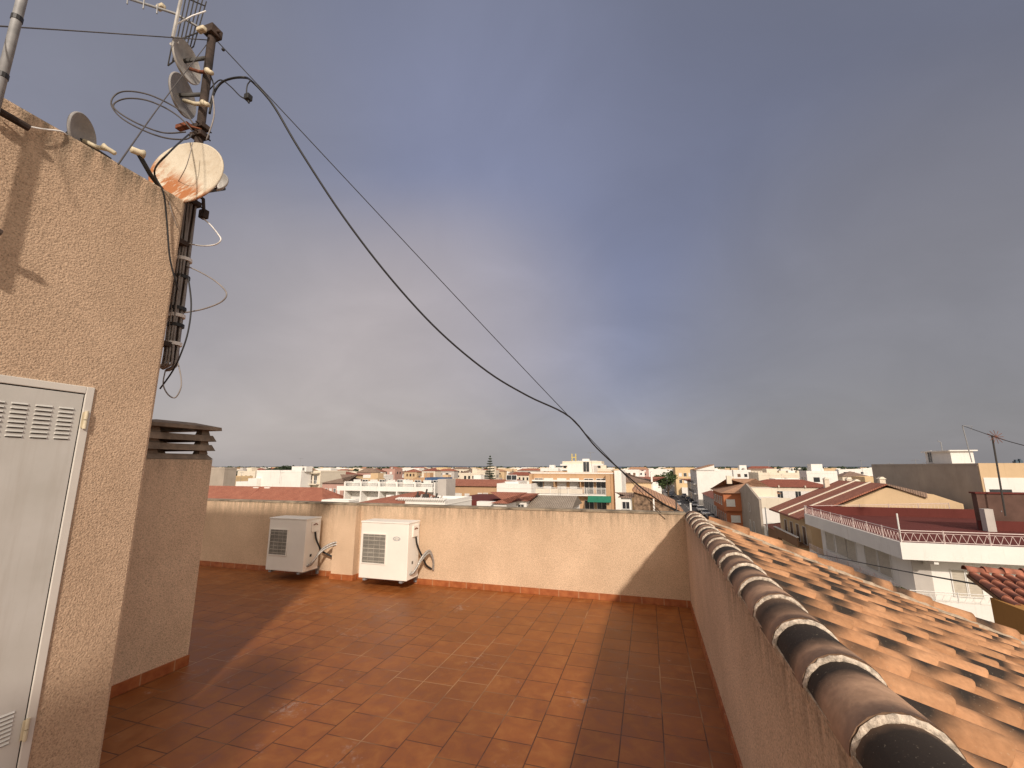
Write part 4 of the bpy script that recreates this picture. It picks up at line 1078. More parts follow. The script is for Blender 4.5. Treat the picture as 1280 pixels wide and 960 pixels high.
MB().prism([(x0-.6, YR-.5, z1+.32), (pk.x, YR-.5, pk.z+.05), (pk.x, YR-.5, pk.z+.22), (x0-.6, YR-.5, z1+.49)], (0, 12.4, 0)).build('roof', 'roof_tan', b)
for zz in (z1-3.9, z1-6.9):
    MB().box(x0-1.0, YR+1, zz-.15, x0-.003, YR+20, zz).build('balcony_slab', 'w_white', b); rail(b, (x0-.98, YR+1, zz), (x0-.98, YR+20, zz), .9, 'rail_dark', sp=.4)
x0, x1, z1 = front(861.5, 870, 592, 178)
b = building('narrow cream house squeezed between the yellow block and the big white block', x0, x1, 178, 190, z1-3, 'w_cream', 'roof_red', rh=1.0)
# low tiled row before orange house
b = building('low row of shops with a red tiled eave before the big white block', 15.2, 19.5, 118, 146, 4.1, 'w_greylight', 'roof_dark', rh=1.0, axis='y')
side_wins(b, 15.2, 119, 145, [.3], 6, 1.8, 2.1, 'glass', '-x')
# orange house
oc = P(903, 616, t=90); OX, OY = oc.x+.6, oc.y
ox1 = P(926, 616, y=OY).x
oz = oc.z
b = building('bright orange two-storey house with a tan tiled roof on the street corner', OX, ox1+2, OY, OY+15, oz, 'w_orange', name='house')
MB().box(OX-.55, OY-.5, 3.1, ox1+.6, OY-.005, oz-.003).box(OX-.55, OY-.004, 3.1, OX-.005, OY+14.5, oz-.003).build('upper_bay', 'w_orange', b)
o = hip_roof(b, OX-.5, ox1+6.5, OY-.5, OY+15, oz+.01, oz+2.7, 'roof_tan', ov=.6)
window(b, (P(913, 625, y=OY-.5).x, OY-.506, oz-2.6), 1.5, 1.3, 'shutter'); window(b, (P(919, 640, y=OY).x, OY-.006, .9), 1.6, 1.3, 'shutter')
side_wins(b, OX-.56, OY+1, OY+14, [oz-2.5], 5, .9, 1.6, 'glass', '-x'); side_wins(b, OX-.003, OY+1, OY+14, [.3], 5, 1.0, 2.0, 'shutter_brown', '-x')
q = P(911, 598, y=OY+7); MB().box(q.x-.5, OY+6.5, oz+1.6, q.x+.5, OY+7.5, oz+3.3).build('chimney', 'w_cream', b)
# dark gable + white garage house
gx = 17.6; gy0 = P(950, 640, x=gx).y; gy1 = gy0+18
gz = P(950, 625, x=gx).z
ap = P(932, 604.5, x=gx)
g1x = P(990, 640, y=gy0).x
b = empty('house', (gx+3, gy0+5, 0), 'white house with a tall brown gable wall turned to the street', 'house'); reg(gx, g1x, gy0, gy1)
MB().prism([(gx, gy0+.01, 0), (gx, gy0+.01, gz), (gx, ap.y, ap.z), (gx, gy1, gz+.6), (gx, gy1, 0)], (.35, 0, 0)).build('gable_wall', 'w_grey', b)
MB().box(gx+.352, gy0, 0, g1x, gy1, gz).build('wall', 'w_white', b)
MB().box(gx+.352, gy0-.02, gz-1.4, g1x, gy0-.001, gz+.35).build('parapet', 'w_cream', b)
MB().box(gx+.36, gy0+9, gz, gx+5, gy0+15, gz+1.5).build('stair_head', 'w_cream', b)
window(b, (P(967, 645, y=gy0).x, gy0-.004, .3), 2.3, 2.3, 'shutter')
window(b, (gx-.003, gy0+8, gz-2.6), .7, 1.4, 'shutter_brown', '-x')
for dy in (2.5, 5.5): window(b, (gx-.003, gy0+dy+3, .2), .9, 2.0, 'glass', '-x')
# cream row behind
x0, x1, z1 = front(936, 1045, 609, gy1+12)
Yr = gy1+12
b = building('long cream row of houses with a dark red tiled roof and pale dividers', x0, x1, Yr, Yr+10, z1, 'w_cream', 'roof_dark', rh=1.6, name='row_house')
wins(b, x0, x1, Yr, [z1-2.6], 11, 1.1, 1.7, ('glass', 'shutter', 'shutter'))
for px_ in (973, 1006): q = P(px_, 606, y=Yr); MB().box(q.x-.12, Yr-.3, z1-.1, q.x+.12, Yr+.3, z1+.35).build('divider', 'w_cream', b)
x0, x1, z1 = front(948, 1038, 594, 165)
b = building('wide cream flat-roofed block behind the dark red tiled row', x0, x1, 165, 180, z1, 'w_cream', parapet=.8, name='apartment_block', cat='building')
wins(b, x0, x1, 165, [z1-3.0], 12, 1.6, 1.5, ('glass', 'shutter'))
a0, a1, az = front(958, 971, 586, 168); MB().box(a0, 168, z1, a1, 174, az).build('stair_head', 'w_cream', b)
a0, a1, az = front(978, 1024, 588.5, 170)
for i in range(5):
    xx = a0+(a1-a0)*i/4; MB().box(xx-1.0, 170, z1, xx+1.0, 172.5, az).build('rooftop_cabin', 'w_white' if i % 2 else 'w_cream', b)

# gable house on the right (cream gable, red roof)
GY = 60
pk = P(1107, 604.5, y=GY); L0 = P(1000, 648, y=GY); Rr = P(1204, 630, y=GY)
ex = 16.6; ez = P(985, 640, x=ex).z-.1
zr = Rr.z
b = empty('house', (24, GY+5, 0), 'cream gabled house with a long red tiled slope beside the big brown block', 'house'); reg(ex, Rr.x, GY, GY+13)
dp = 12.5
MB().prism([(ex+.8, GY, 0), (ex+.8, GY, ez-.2), (pk.x, GY, pk.z-.45), (P(1167, 620, y=GY).x, GY, P(1167, 618, y=GY).z), (Rr.x, GY, zr), (Rr.x, GY, 0)], (0, dp, 0)).build('wall', 'w_sand', b)
MB().prism([(ex-.4, GY-.25, ez-.35), (pk.x, GY-.25, pk.z-.15), (pk.x, GY-.25, pk.z), (ex-.4, GY-.25, ez-.15)], (0, dp+.5, 0)).build('roof', 'roof_red', b)
x17 = P(1158, 0, y=GY).x
MB().prism([(pk.x+.003, GY-.25, pk.z-.16), (P(1157, 617, y=GY).x, GY-.25, P(1157, 622.5, y=GY).z), (P(1157, 617, y=GY).x, GY-.25, P(1157, 616, y=GY).z), (pk.x+.003, GY-.25, pk.z)], (0, dp+.5, 0)).build('roof', 'roof_brown', b)
for yv in (GY+3.4, GY+7.6):
    MB().prism([(ex-.4, yv, ez-.14), (pk.x, yv, pk.z+.01), (pk.x, yv, pk.z+.13), (ex-.4, yv, ez-.02)], (0, .28, 0)).build('verge_strip', 'w_cream', b)
for (px_, pt) in ((1060, 597), (1070, 599), (1101, 596), (1032, 597)):
    yq = GY+11.5 if px_ != 1101 else GY+3
    q = P(px_, pt, y=yq); MB().box(q.x-.28, yq-.3, q.z-2.4, q.x+.28, yq+.3, q.z-.25).frustum((q.x-.38, yq-.4, q.x+.38, yq+.4), q.z-.25, (q.x-.1, yq-.3, q.x+.1, yq+.3), q.z).build('chimney', 'w_cream', b)
# street-side balconies
bx = ex+.8
for (zz, mat) in ((2.5, 'w_brown'), (4.2, 'w_brown')):
    pass
MB().box(bx-1.2, GY+1, 2.7, bx-.003, GY+11, 2.9).build('balcony_slab', 'w_brown', b)
MB().box(bx-1.2, GY+1, 2.9, bx-1.05, GY+11, 3.8).build('balcony_front', 'w_brown', b)
MB().box(bx-1.25, GY+1, 3.801, bx-1.0, GY+11, 3.9).build('balcony_rail', 'w_white', b)
side_wins(b, bx, GY+1, GY+11, [2.92], 4, 1.1, 2.0, 'shutter_brown', '-x')
# small court wall by street
cw = building('low brown garage with a dark red roof beside the white garage house', 17.2, 22.5, 66+8, 80, 3.0, 'w_brown', 'roof_dark', rh=.9)

# large brown block, lit on its right face
KX = 33; ky0 = P(1225, 600, x=KX).y; ky1 = P(1092, 600, x=KX).y; kz = P(1225, 580.5, x=KX).z
b = building('big windowless brown block with one sunlit sand face at the right', KX, KX+26, ky0, ky1, kz, 'w_grey', name='apartment_block', cat='building', parapet=.12)
MB().box(KX+.05, ky0-.12, 0, KX+26, ky0-.001, kz+.13).build('front_wall', 'w_sand', b)
wa, wb_, wz = P(1229, 598, y=ky0-.12), P(1279, 598, y=ky0-.12), 0
MB().box(wa.x, ky0-.16, P(1230, 617, y=ky0).z, wb_.x+6, ky0-.121, P(1230, 597, y=ky0).z).build('gallery_screen', 'w_white', b)
MB().box(wa.x+.3, ky0-.19, P(1240, 616, y=ky0).z, P(1263, 612, y=ky0).x, ky0-.162, P(1240, 611.5, y=ky0).z).build('gallery_opening', 'glass', b)
# roof hut on it
ha, hb, hz_ = front(1187.5, 1216, 564, ky0+6)
b2x0 = P(1163, 580, x=P(1187.5, 564, y=ky0+6).x)
MB().box(ha, ky0+6, kz, hb, ky0+11, hz_).build('stair_head', 'w_white', b)
MB().box(ha-.3, ky0+5.7, hz_+.001, hb+.3, ky0+11.3, hz_+.14).build('stair_head_slab', 'w_white', b)
window(b, (ha-.004, ky0+10, kz+.3), .8, 1.4, 'glass', '-x')
ae = aerial(P(1215, 578, y=ky0+4), 0.1, 'tall thin leaning aerial mast on the roof of the brown block', arms=False)
p0, p1 = P(1215, 578, y=ky0+4), P(1203, 532, y=ky0+4); MB().tube([p0, p1], .05, 6).build('mast', 'steel', ae)
MB().tube([p1, p1+Vector((.9, 0, -.1)), p1+Vector((.7, 0, -.5))], .03, 5).build('crossbars', 'steel', ae)
ae2 = aerial(P(1178, 565, y=ky0+8), .1, 'short hooked aerial beside the roof hut of the brown block', arms=False)
MB().tube([P(1178, 565, y=ky0+8), P(1176, 553, y=ky0+8), P(1172, 551, y=ky0+8)], .05, 6).build('mast', 'steel', ae2)
# brick wall + aerial near
bw = empty('brick_wall', (30, 44, 0), 'weathered dark red brick wall at the right edge above the white terrace', 'wall')
YK = 47
a = P(1220, 617, y=YK); c = P(1300, 617, y=YK)
MB().box(a.x, YK, 5, c.x+3, YK+.6, a.z).build('wall', 'w_brick', bw); reg(a.x, c.x, YK, YK+6)
MB().box(a.x-.1, YK-.1, a.z+.001, c.x+3, YK+.7, a.z+.12).build('coping', 'w_redfloor', bw)
q = P(1233, 640, y=YK-.6); MB().box(q.x-.28, YK-.9, 5, q.x+.28, YK-.3, q.z+.25).build('pier', 'w_greylight', bw)
ae3 = aerial(P(1252, 640, y=YK-1), .1, 'tall dark aerial mast with a small rusty antenna at the right edge', arms=False)
p0, p1 = P(1257, 645, y=YK-1), P(1240, 544, y=YK-1); MB().tube([p0, p1], .06, 6).build('mast', 'rail_dark', ae3)
mb = MB()
for k in range(6):
    an = k*math.pi/6; d = Vector((math.cos(an), .2, math.sin(an)))*.55; c_ = P(1245, 546, y=YK-1); mb.tube([c_-d, c_+d], .02, 4)
mb.build('crossbars', 'rust', ae3)
cable('guy_wire', [P(1203, 532, y=ky0+4), P(1240, 545, y=YK-1)], .03, 'rail_dark', 'wire strung between the two tall aerial masts at the right')
cable('guy_wire', [P(1240, 545, y=YK-1), P(1262, 552, y=YK-4), P(1300, 562, y=YK-8)], .03, 'rail_dark', 'wire leaving the picture from the dark aerial mast at the right')

# ---- white house with the red roof terrace
WX = 16.2
wy = P(1125, 678, x=WX).y; wz = P(1125, 678, x=WX).z
wzb = P(1125, 698, x=WX).z
b = empty('house', (24, wy+8, 0), 'white corner house with a dark red roof terrace, pale railings and lower balconies', 'house'); reg(WX, WX+22, wy, wy+19)
yfar = P(1006, 649, x=WX).y
XR = WX+22
MB().box(WX+1.3, wy+1.6, 0, XR, yfar-.3, wzb-.001).build('wall', 'w_white', b)
MB().box(WX, wy, wzb, XR, wy+.18, wz).box(WX, wy+.18, wzb, WX+.18, yfar, wz).box(WX+.181, wy+.181, wzb, XR, yfar, wzb+.25).build('roof_band', 'w_white', b)
MB().box(WX+.19, wy+.19, wzb+.251, XR, yfar-.2, wz-.02).build('terrace_paving', 'w_redfloor', b)
MB().box(WX+.3, yfar-.19, wzb+.25, XR, yfar, wz+.85).box(WX+9.5, wy+9, wz-.02, XR, wy+9.3, wz+.75).build('terrace_wall', 'w_redfloor', b)
rail(b, (WX+.1, wy+.1, wz), (XR, wy+.1, wz), .78, 'rail', sp=.22, zig=True, name='railing', r=.022)
rail(b, (WX+.1, wy+.1, wz), (WX+.1, yfar, wz), .78, 'rail', sp=.22, zig=True, name='railing', r=.022)
rail(b, (WX+.1, yfar-.1, wz), (WX+13, yfar-.1, wz+.6), .8, 'rail', sp=.3, name='railing', r=.02)
MB().tube([Vector((WX+.12, wy+.12, wz)), Vector((WX+.12, wy+.12, wz+1.9))], .05, 6).build('flag_pole', 'rail_white', b)
# brackets
for px_, py_ in ((1166, 700),):
    q = P(px_, py_, y=wy+.3); MB().prism([(q.x, wy+.2, wzb), (q.x, wy+1.59, wzb), (q.x, wy+1.59, wzb-.5), (q.x, wy+.2, wzb-.25)], (.25, 0, 0)).build('bracket', 'w_white', b)
q = P(1018, 655, x=WX); MB().prism([(WX+.1, q.y, wzb), (WX+1.29, q.y, wzb), (WX+1.29, q.y, wzb-.5)], (0, .3, 0)).build('bracket', 'w_white', b)
# shutters on the street side
XS = WX+1.3
for (pa, pb_, pt) in ((1032, 1042, 668), (1045, 1057, 673), (1058, 1069, 678), (1081, 1095, 686), (1098, 1112, 693)):
    ya_ = P(pa, pt, x=XS).y; yb_ = P(pb_, pt, x=XS).y; zt = P(pb_, pt, x=XS).z
    window(b, (XS-.003, (ya_+yb_)/2, zt-1.75), abs(ya_-yb_), 1.75, 'shutter_beige', '-x')
# window on the sunny side
YS = wy+1.6
xa_ = P(1187, 715, y=YS).x; xb_ = P(1225, 715, y=YS).x; zt = P(1205, 713, y=YS).z; zbb = P(1205, 745, y=YS).z
n = 5
for i in range(2):
    window(b, (xa_+(xb_-xa_)*(i+.5)/2, YS-.003, zbb), (xb_-xa_)/2-.15, zt-zbb, 'shutter_beige')
# wall return beside, its shade put into the grey colour
MB().box(P(1140, 710, y=YS).x, YS-.05, 0, P(1163, 710, y=YS).x, YS-.001, wzb-.002).build('shade_return', 'w_greylight', b)
# lower balcony wrapping round
zl = P(1200, 754, y=wy+.2).z; zlb = P(1200, 773, y=wy+.2).z
xe = P(1262, 757, y=wy+.2).x
MB().box(WX+.1, wy+.1, zlb, xe, wy+.25, zl).box(WX+.1, wy+.25, zlb, xe, YS-.001, zlb+.2).build('balcony_front', 'w_white', b)
MB().box(WX+.1, wy+.26, zlb, WX+.25, yfar, zl-.1).box(WX+.26, YS, zlb, XS-.003, yfar, zlb+.2).build('balcony_front', 'w_white', b)
rail(b, (WX+.17, wy+.17, zl), (xe, wy+.17, zl), .6, 'rail_white', sp=.2, zig=True, r=.02)
rail(b, (WX+.17, wy+.17, zl), (WX+.17, yfar, zl-.1), .6, 'rail', sp=.2, zig=True, r=.02)
bs = P(1128, 737, y=wy+.6)
def leafball(mb, c, r, n, s, rr, sq=(1, 1, .8)):
    for _ in range(n):
        d = Vector((rr.gauss(0, 1), rr.gauss(0, 1), rr.gauss(0, 1))).normalized()*r*(rr.random()**.4)
        p = Vector(c)+Vector((d.x*sq[0], d.y*sq[1], d.z*sq[2]))
        a = Vector((rr.uniform(-1, 1), rr.uniform(-1, 1), rr.uniform(-1, 1))).normalized(); e = a.orthogonal().normalized(); k_ = s*rr.uniform(.6, 1.3)
        mb.add([p-a*k_, p+e*k_*.6, p+a*k_, p-e*k_*.6], [(0, 1, 2, 3)])
rr = random.Random(9); mb = MB(); leafball(mb, (bs.x, wy+.8, zl+.2), .55, 260, .10, rr)
pt_ = empty('potted_shrub', (bs.x, wy+.8, zlb+.2), 'green shrub on the lower balcony of the white corner house', 'plant')
mb.build('foliage', 'leaf', pt_); MB().tube([Vector((bs.x, wy+.8, zlb+.2)), Vector((bs.x, wy+.8, zlb+.6))], [.2, .26], 10).build('pot', 'w_orange', pt_)

# small wing with tiled roof at lower right
wr = empty('house', (9.6, 12, 0), 'mustard-walled house with a red tiled roof at the lower right edge', 'house')
wp = P(1206, 716, y=14); wx = wp.x; wzz = wp.z
MB().box(P(1264, 760, y=12.6).x, 8.5, 0, wx+9, 13.2, wzz-.35).build('wall', 'w_mustard', wr)
vs, fs, at = [], [], []
# barrel tiles running towards the camera, falling to -y
ncol = 34
for ci in range(ncol):
    for rj in range(14):
        def fp(q, w, h, ci=ci, rj=rj):
            s_ = rj*.33+(.40-q); return Vector((wx+.12+ci*.22+w, 13.95-s_*.94, wzz-.02-s_*.30+h+.02*(1-q/.4)))
        barrel(vs, fs, at, fp, .40, .10, .085, amp=0, NA=6, NS=2)
m_ = MB(); m_.v = vs; m_.f = fs
m_.build('roof', 'roof_red', wr, smooth=True)
MB().prism([(wx+.02, 14.0, wzz-.10), (wx+.02, 14.0, wzz-.03), (wx+.02, 9.5, wzz-1.46), (wx+.02, 9.5, wzz-1.53)], (7.6, 0, 0)).build('roof_deck', 'w_brown', wr)
vs, fs, at = [], [], []
for ci in range(20):
    def fp(q, w, h, ci=ci): return Vector((wx+ci*.36+q, 14.0-w, wzz+.03+h+.03*(1-q/.42)))
    barrel(vs, fs, at, fp, .42, .12, .10, amp=0, NA=8, NS=2)
m_ = MB(); m_.v = vs; m_.f = fs; m_.build('ridge', 'roof_red', wr, smooth=True)
cable('street_cable', [P(1010, 690, x=WX), P(1060, 700, t=30), P(1130, 714, t=22), P(1225, 731, t=13), P(1245, 735, t=12)], .03, 'black', 'black cable strung across the front of the white corner house')
pl_ = P(951, 634, x=13.8); tag(MB().tube([Vector((13.8+.5, pl_.y, .13)), Vector((13.8+.5, pl_.y, pl_.z))], .07, 8).build('street_lamp', 'steel'), 'thin grey lamp pole by the brown gable wall', 'lamp post')

# ------------------------------------------------------------------ trees
def tree(base, h, w, label, mat='leaf', cat='tree', group='trees among the houses', n=1500, seed=1, flat=.75):
    rr = random.Random(seed); t = empty('tree', base, label, cat, group); B_ = Vector(base)
    tr = MB().tube([B_, B_+Vector((.1, 0, h*.3)), B_+Vector((0, .1, h*.62))], [w*.05, w*.035, w*.02], 7)
    for k in range(5):
        an = k*1.3; tr.tube([B_+Vector((0, 0, h*.32)), B_+Vector((math.cos(an)*w*.3, math.sin(an)*w*.3, h*.65))], [w*.022, w*.01], 5)
    tr.build('trunk', 'bark', t)
    mb = MB(); nb = 13; s = max(w*.045, .14)
    for k in range(nb):
        an = rr.uniform(0, 6.28); q = rr.random()**.6*w*.38
        c = B_+Vector((math.cos(an)*q, math.sin(an)*q, h*rr.uniform(.5, .86)))
        leafball(mb, c, w*rr.uniform(.13, .21), n//nb, s, rr, (1, 1, flat))
    mb.build('crown', mat, t); return t
def conifer(base, h, w, label, seed=2):
    rr = random.Random(seed); t = empty('pine_tree', base, label, 'tree'); B_ = Vector(base)
    MB().tube([B_, B_+Vector((0, 0, h))], [w*.05, w*.008], 7).build('trunk', 'bark', t)
    mb = MB(); lv = 15
    for k in range(lv):
        f = k/(lv-1); z = h*(.12+.86*f); rad = w*.5*(1-f)**.8+.1
        for a in range(9):
            an = a*6.283/9+k*.4+rr.uniform(-.1, .1); d = Vector((math.cos(an), math.sin(an), .10)); L_ = rad*rr.uniform(.75, 1.08)
            p0 = B_+Vector((0, 0, z)); mb.tube([p0, p0+d*L_*.6, p0+d*L_+Vector((0, 0, L_*.10))], [.06, .04, .02], 3)
            for s_ in range(14):
                q = rr.uniform(.25, 1)*L_; c = p0+d*q; leafball(mb, c, w*.03, 2, w*.028, rr)
    mb.build('crown', 'leaf_d', t); return t
def at_ground(px, Y): p = P(px, 583, y=Y); return Vector((p.x, Y, 0))
b0 = at_ground(612.5, 170); conifer(b0, P(612.5, 569.5, y=170).z, 7.4, 'tall dark conifer standing above the rooftops in the middle')
for i, (px_, pt, w_, Y) in enumerate(((349, 579.5, 9, 190), (361, 578.5, 10, 195), (339, 583, 7, 185), (303, 585.5, 7, 180), (391, 581, 6, 170), (461, 582, 10, 250), (479, 582, 9, 250), (449, 583, 7, 230), (823, 590, 7, 175), (833, 589, 8, 165), (844, 583, 10, 330), (1000, 583, 12, 420), (1055, 583, 12, 420))):
    b0 = at_ground(px_, Y); hgt = P(px_, pt, y=Y).z
    lab = ['dark round tree behind the plain white block, left one of the pair', 'dark round tree behind the plain white block, right one of the pair', 'low dark tree left of the plain white block', 'small dark tree by the grey-beige block', 'small tree right of the rooftop box', 'flat dark tree above the white row, larger one', 'flat dark tree above the white row, right one', 'flat dark tree above the white row, left one', 'green street tree left of the road, left one', 'green street tree left of the road, right one', 'dark tree just behind the yellow block', 'far dark tree over the cream flat-roofed block', 'far dark tree over the red tiled gable house'][i]
    if i < 2:
        t = tree(b0, hgt, w_, lab, 'leaf_d', seed=20+i, n=1300)
    else: tree(b0, hgt, w_, lab, 'leaf_d' if i not in (8, 9) else 'leaf', seed=20+i, n=900)
    reg(b0.x-w_/3, b0.x+w_/3, Y-w_/3, Y+w_/3)

# ------------------------------------------------------------------ cars
def make_car(col, label):
    c = empty('parked_car', (0, 0, 0), label, 'car', 'cars parked along the street')
    paint = simple('car_paint', col, .25, .2, nscale=1, var=.03, spec=.6)
    W2 = .86
    prof = [(-2.1, .32), (-2.15, .62), (-2.0, .86), (-1.25, .95), (1.75, .98), (2.1, .85), (2.15, .5), (2.05, .32)]
    MB().prism([(-W2, y, z) for y, z in prof], (2*W2, 0, 0)).build('body', paint, c, bevel=.07)
    cab = MB(); b0 = [(-.98, .96), (-.35, 1.40), (1.25, 1.42), (1.85, .98)]
    vs_ = [(-W2+.06, b0[0][0], b0[0][1]), (W2-.06, b0[0][0], b0[0][1]), (W2-.16, b0[1][0], b0[1][1]), (-W2+.16, b0[1][0], b0[1][1]),
           (-W2+.06, b0[3][0], b0[3][1]), (W2-.06, b0[3][0], b0[3][1]), (W2-.16, b0[2][0], b0[2][1]), (-W2+.16, b0[2][0], b0[2][1])]
    cab.add(vs_, [(0, 1, 2, 3), (5, 4, 7, 6), (3, 2, 6, 7), (1, 5, 6, 2), (4, 0, 3, 7)]); cab.build('windows', 'glass', c)
    MB().box(-W2+.16, -.36, 1.401, W2-.16, 1.26, 1.45).build('roof_panel', paint, c, bevel=.02)
    for sx in (-1, 1):
        for yq in (-1.35, 1.35):
            MB().tube([Vector((sx*(W2-.18), yq, .32)), Vector((sx*(W2+.01), yq, .32))], .32, 14).build('wheel', 'black', c)
        MB().box(sx*.60-.15, -2.17, .60, sx*.60+.15, -2.10, .74).build('headlight', 'cable_white', c)
    return c
protos = [make_car((.02, .022, .03), 'dark car parked in the street'), make_car((.65, .65, .63), 'white car parked in the street'), make_car((.25, .26, .28), 'grey car parked in the street')]
used = set()
cars = [(1, 13.0, 122, 'white car beside the low row of shops, nearest white one'), (1, 13.0, 133, 'white van-like car farther along the shop row'), (0, 13.0, 112, 'dark car at the right kerb before the shop row'), (0, 13.0, 106, 'dark car at the right kerb close to the orange house'),
        (2, 13.0, 148, 'grey car at the right kerb before the big white block'), (0, 13.0, 160, 'dark car at the right kerb beside the big white block'), (0, 13.0, 172, 'dark car at the right kerb past the big white block'), (2, 8.2, 150, 'grey car at the left kerb opposite the shops'),
        (0, 8.2, 190, 'dark car at the left kerb by the street trees'), (0, 8.2, 204, 'dark car at the left kerb opposite the yellow block'), (1, 8.2, 220, 'white car at the left kerb past the yellow block'), (2, 13.0, 190, 'grey car at the right kerb in front of the yellow block'), (0, 13.0, 96, 'dark car beside the orange house corner')]
for (k, x_, y_, lab) in cars:
    if k not in used: c = protos[k]; used.add(k)
    else: c = copy_tree(protos[k])
    c.location = (x_, y_, .01); c['label'] = lab

# ------------------------------------------------------------------ rest of the town
def px_of(x, y):
    X = cy*x+sy*y; Y = -sy*x+cy*y
    return 640+FPX*X/(Y*cp) if Y > 1 else 9999
fr = random.Random(77)
wallm = ['w_white']*10+['w_cream']*4+['w_sand']*2+['w_yellow']+['w_greylight']*2+['w_pink']+['w_ochre']
wl = {'w_white': 'white', 'w_cream': 'cream', 'w_sand': 'sand-coloured', 'w_yellow': 'yellow', 'w_greylight': 'grey', 'w_pink': 'pinkish', 'w_ochre': 'ochre'}
cnt = 0; far_mb = MB()
Y = 98.0
def collide(x0, x1, y0, y1, m=1.2):
    for r_ in RECTS:
        if x0-m < r_[1] and x1+m > r_[0] and y0-m < r_[3] and y1+m > r_[2]: return True
    return False
while Y < 900 and cnt < 296:
    xl = P(-20, 583, y=Y).x; xr = P(1320, 583, y=Y).x
    step = 1.0 if Y < 250 else 1.6
    x = xl+fr.uniform(0, 8)
    while x < xr and cnt < 296:
        w = fr.uniform(5.5, 11)*(1 if Y < 200 else 1.4 if Y < 320 else 1.8); d = fr.uniform(4.5, 8); hq = fr.random(); zt = fr.uniform(3.4, 5.6) if hq < .5 else fr.uniform(6, 7.8) if hq < .8 else fr.uniform(8.4, 10.6)
        pc = px_of(x+w/2, Y)
        vis = 262 < px_of(x+w, Y) and px_of(x, Y) < 1095
        bad = (3 < x+w and x < 18 and Y < 520) or (800 < pc < 872 and Y < 300) or (872 < pc < 960 and Y < 170)
        if vis and not bad and not collide(x, x+w, Y, Y+d):
            wm = fr.choice(wallm); red = fr.random() < (.38 if wm != 'w_white' else .2)
            rm = fr.choice(['roof_red', 'roof_dark', 'roof_tan', 'roof_brown'])
            lab = f"{wl[wm]} {'house with a ' + {'roof_red': 'red', 'roof_dark': 'dark red', 'roof_tan': 'tan', 'roof_brown': 'brown'}[rm] + ' tiled roof' if red else 'flat-roofed house'} in the distant town"
            b = building(lab, x, x+w, Y, Y+d, zt, wm, rm if red else None, rh=fr.uniform(1.0, 1.8), group=lab.replace('house', 'houses', 1), parapet=0 if red else fr.uniform(.3, .9), axis=fr.choice('xy') if d*1.3 > w else 'x')
            kinds = fr.choice([('glass',), ('glass', 'shutter'), ('shutter_brown', 'glass')])
            nz = max(1, int((zt-.5)/2.9))
            if Y < 420:
                wins(b, x, x+w, Y, [zt-2.4-2.9*q for q in range(nz)], max(2, int(w/2.6)), fr.choice([.9, 1.1, 1.4]), fr.choice([1.2, 1.5]), kinds, far=True)
            if Y < 240 and not red:
                for q_ in range(fr.choice([0, 1, 2])):
                    tx = x+fr.uniform(.1, .9)*w; ty = Y+fr.uniform(1, d-1)
                    MB().tube([Vector((tx, ty, zt)), Vector((tx, ty, zt+fr.uniform(.7, 1.2)))], fr.uniform(.35, .6), 8).build('water_tank', fr.choice(['w_greylight', 'rail_dark', 'w_white', 'w_cream']), b)
            if Y < 260 and not red:
                if fr.random() < .6:
                    cx_ = x+fr.uniform(.2, .6)*w; MB().box(cx_, Y+2, zt+.002, cx_+2.6, Y+5, zt+2.2).build('stair_head', wm, b)
                if fr.random() < .35: MB().box(x+.4, Y-1.1, zt-3.0, x+w-.4, Y-.005, zt-2.2).build('balcony', wm, b)
                side_wins(b, x+w if pc < 810 else x, Y+1, Y+d-1, [zt-2.4], 2, 1.0, 1.2, 'glass', '+x' if pc < 810 else '-x', far=True)
            cnt += 1
        x += w+fr.uniform(.3, 5)
    Y += 13+Y*.05
print('fill houses', cnt, 'to Y', Y)
# aerials on random roofs
for i, (px_, pt, yy_) in enumerate(((447, 612, 60), (533, 590, 60), (588, 584, 120), (700, 605, 64), (520, 583, 150), (640, 588, 100), (890, 583, 152), (960, 575, 168), (1000, 583, 168), (1076, 575, 90), (1144, 574, 78), (1158, 577, 76), (302, 590, 90), (578, 605, 67))):
    top = P(px_, pt, y=yy_); hh = 2.5 if yy_ < 100 else 3.2
    aerial(top-Vector((0, 0, hh)), hh, 'thin television aerial on a rooftop of the town', r=.028 if yy_ < 100 else .04)
for b_ in [o for o in COL.objects if o.get('group', '').endswith('in the distant town')][:150:4]:
    w_ = [ch for ch in b_.children if ch.name.startswith('wall')][0]; zz = max(v.co.z for v in w_.data.vertices); p_ = b_.location
    aerial(Vector((p_.x+fr.uniform(-2, 2), p_.y, zz-.2)), fr.uniform(2, 3.6), 'thin television aerial on a rooftop of the town', r=.035)
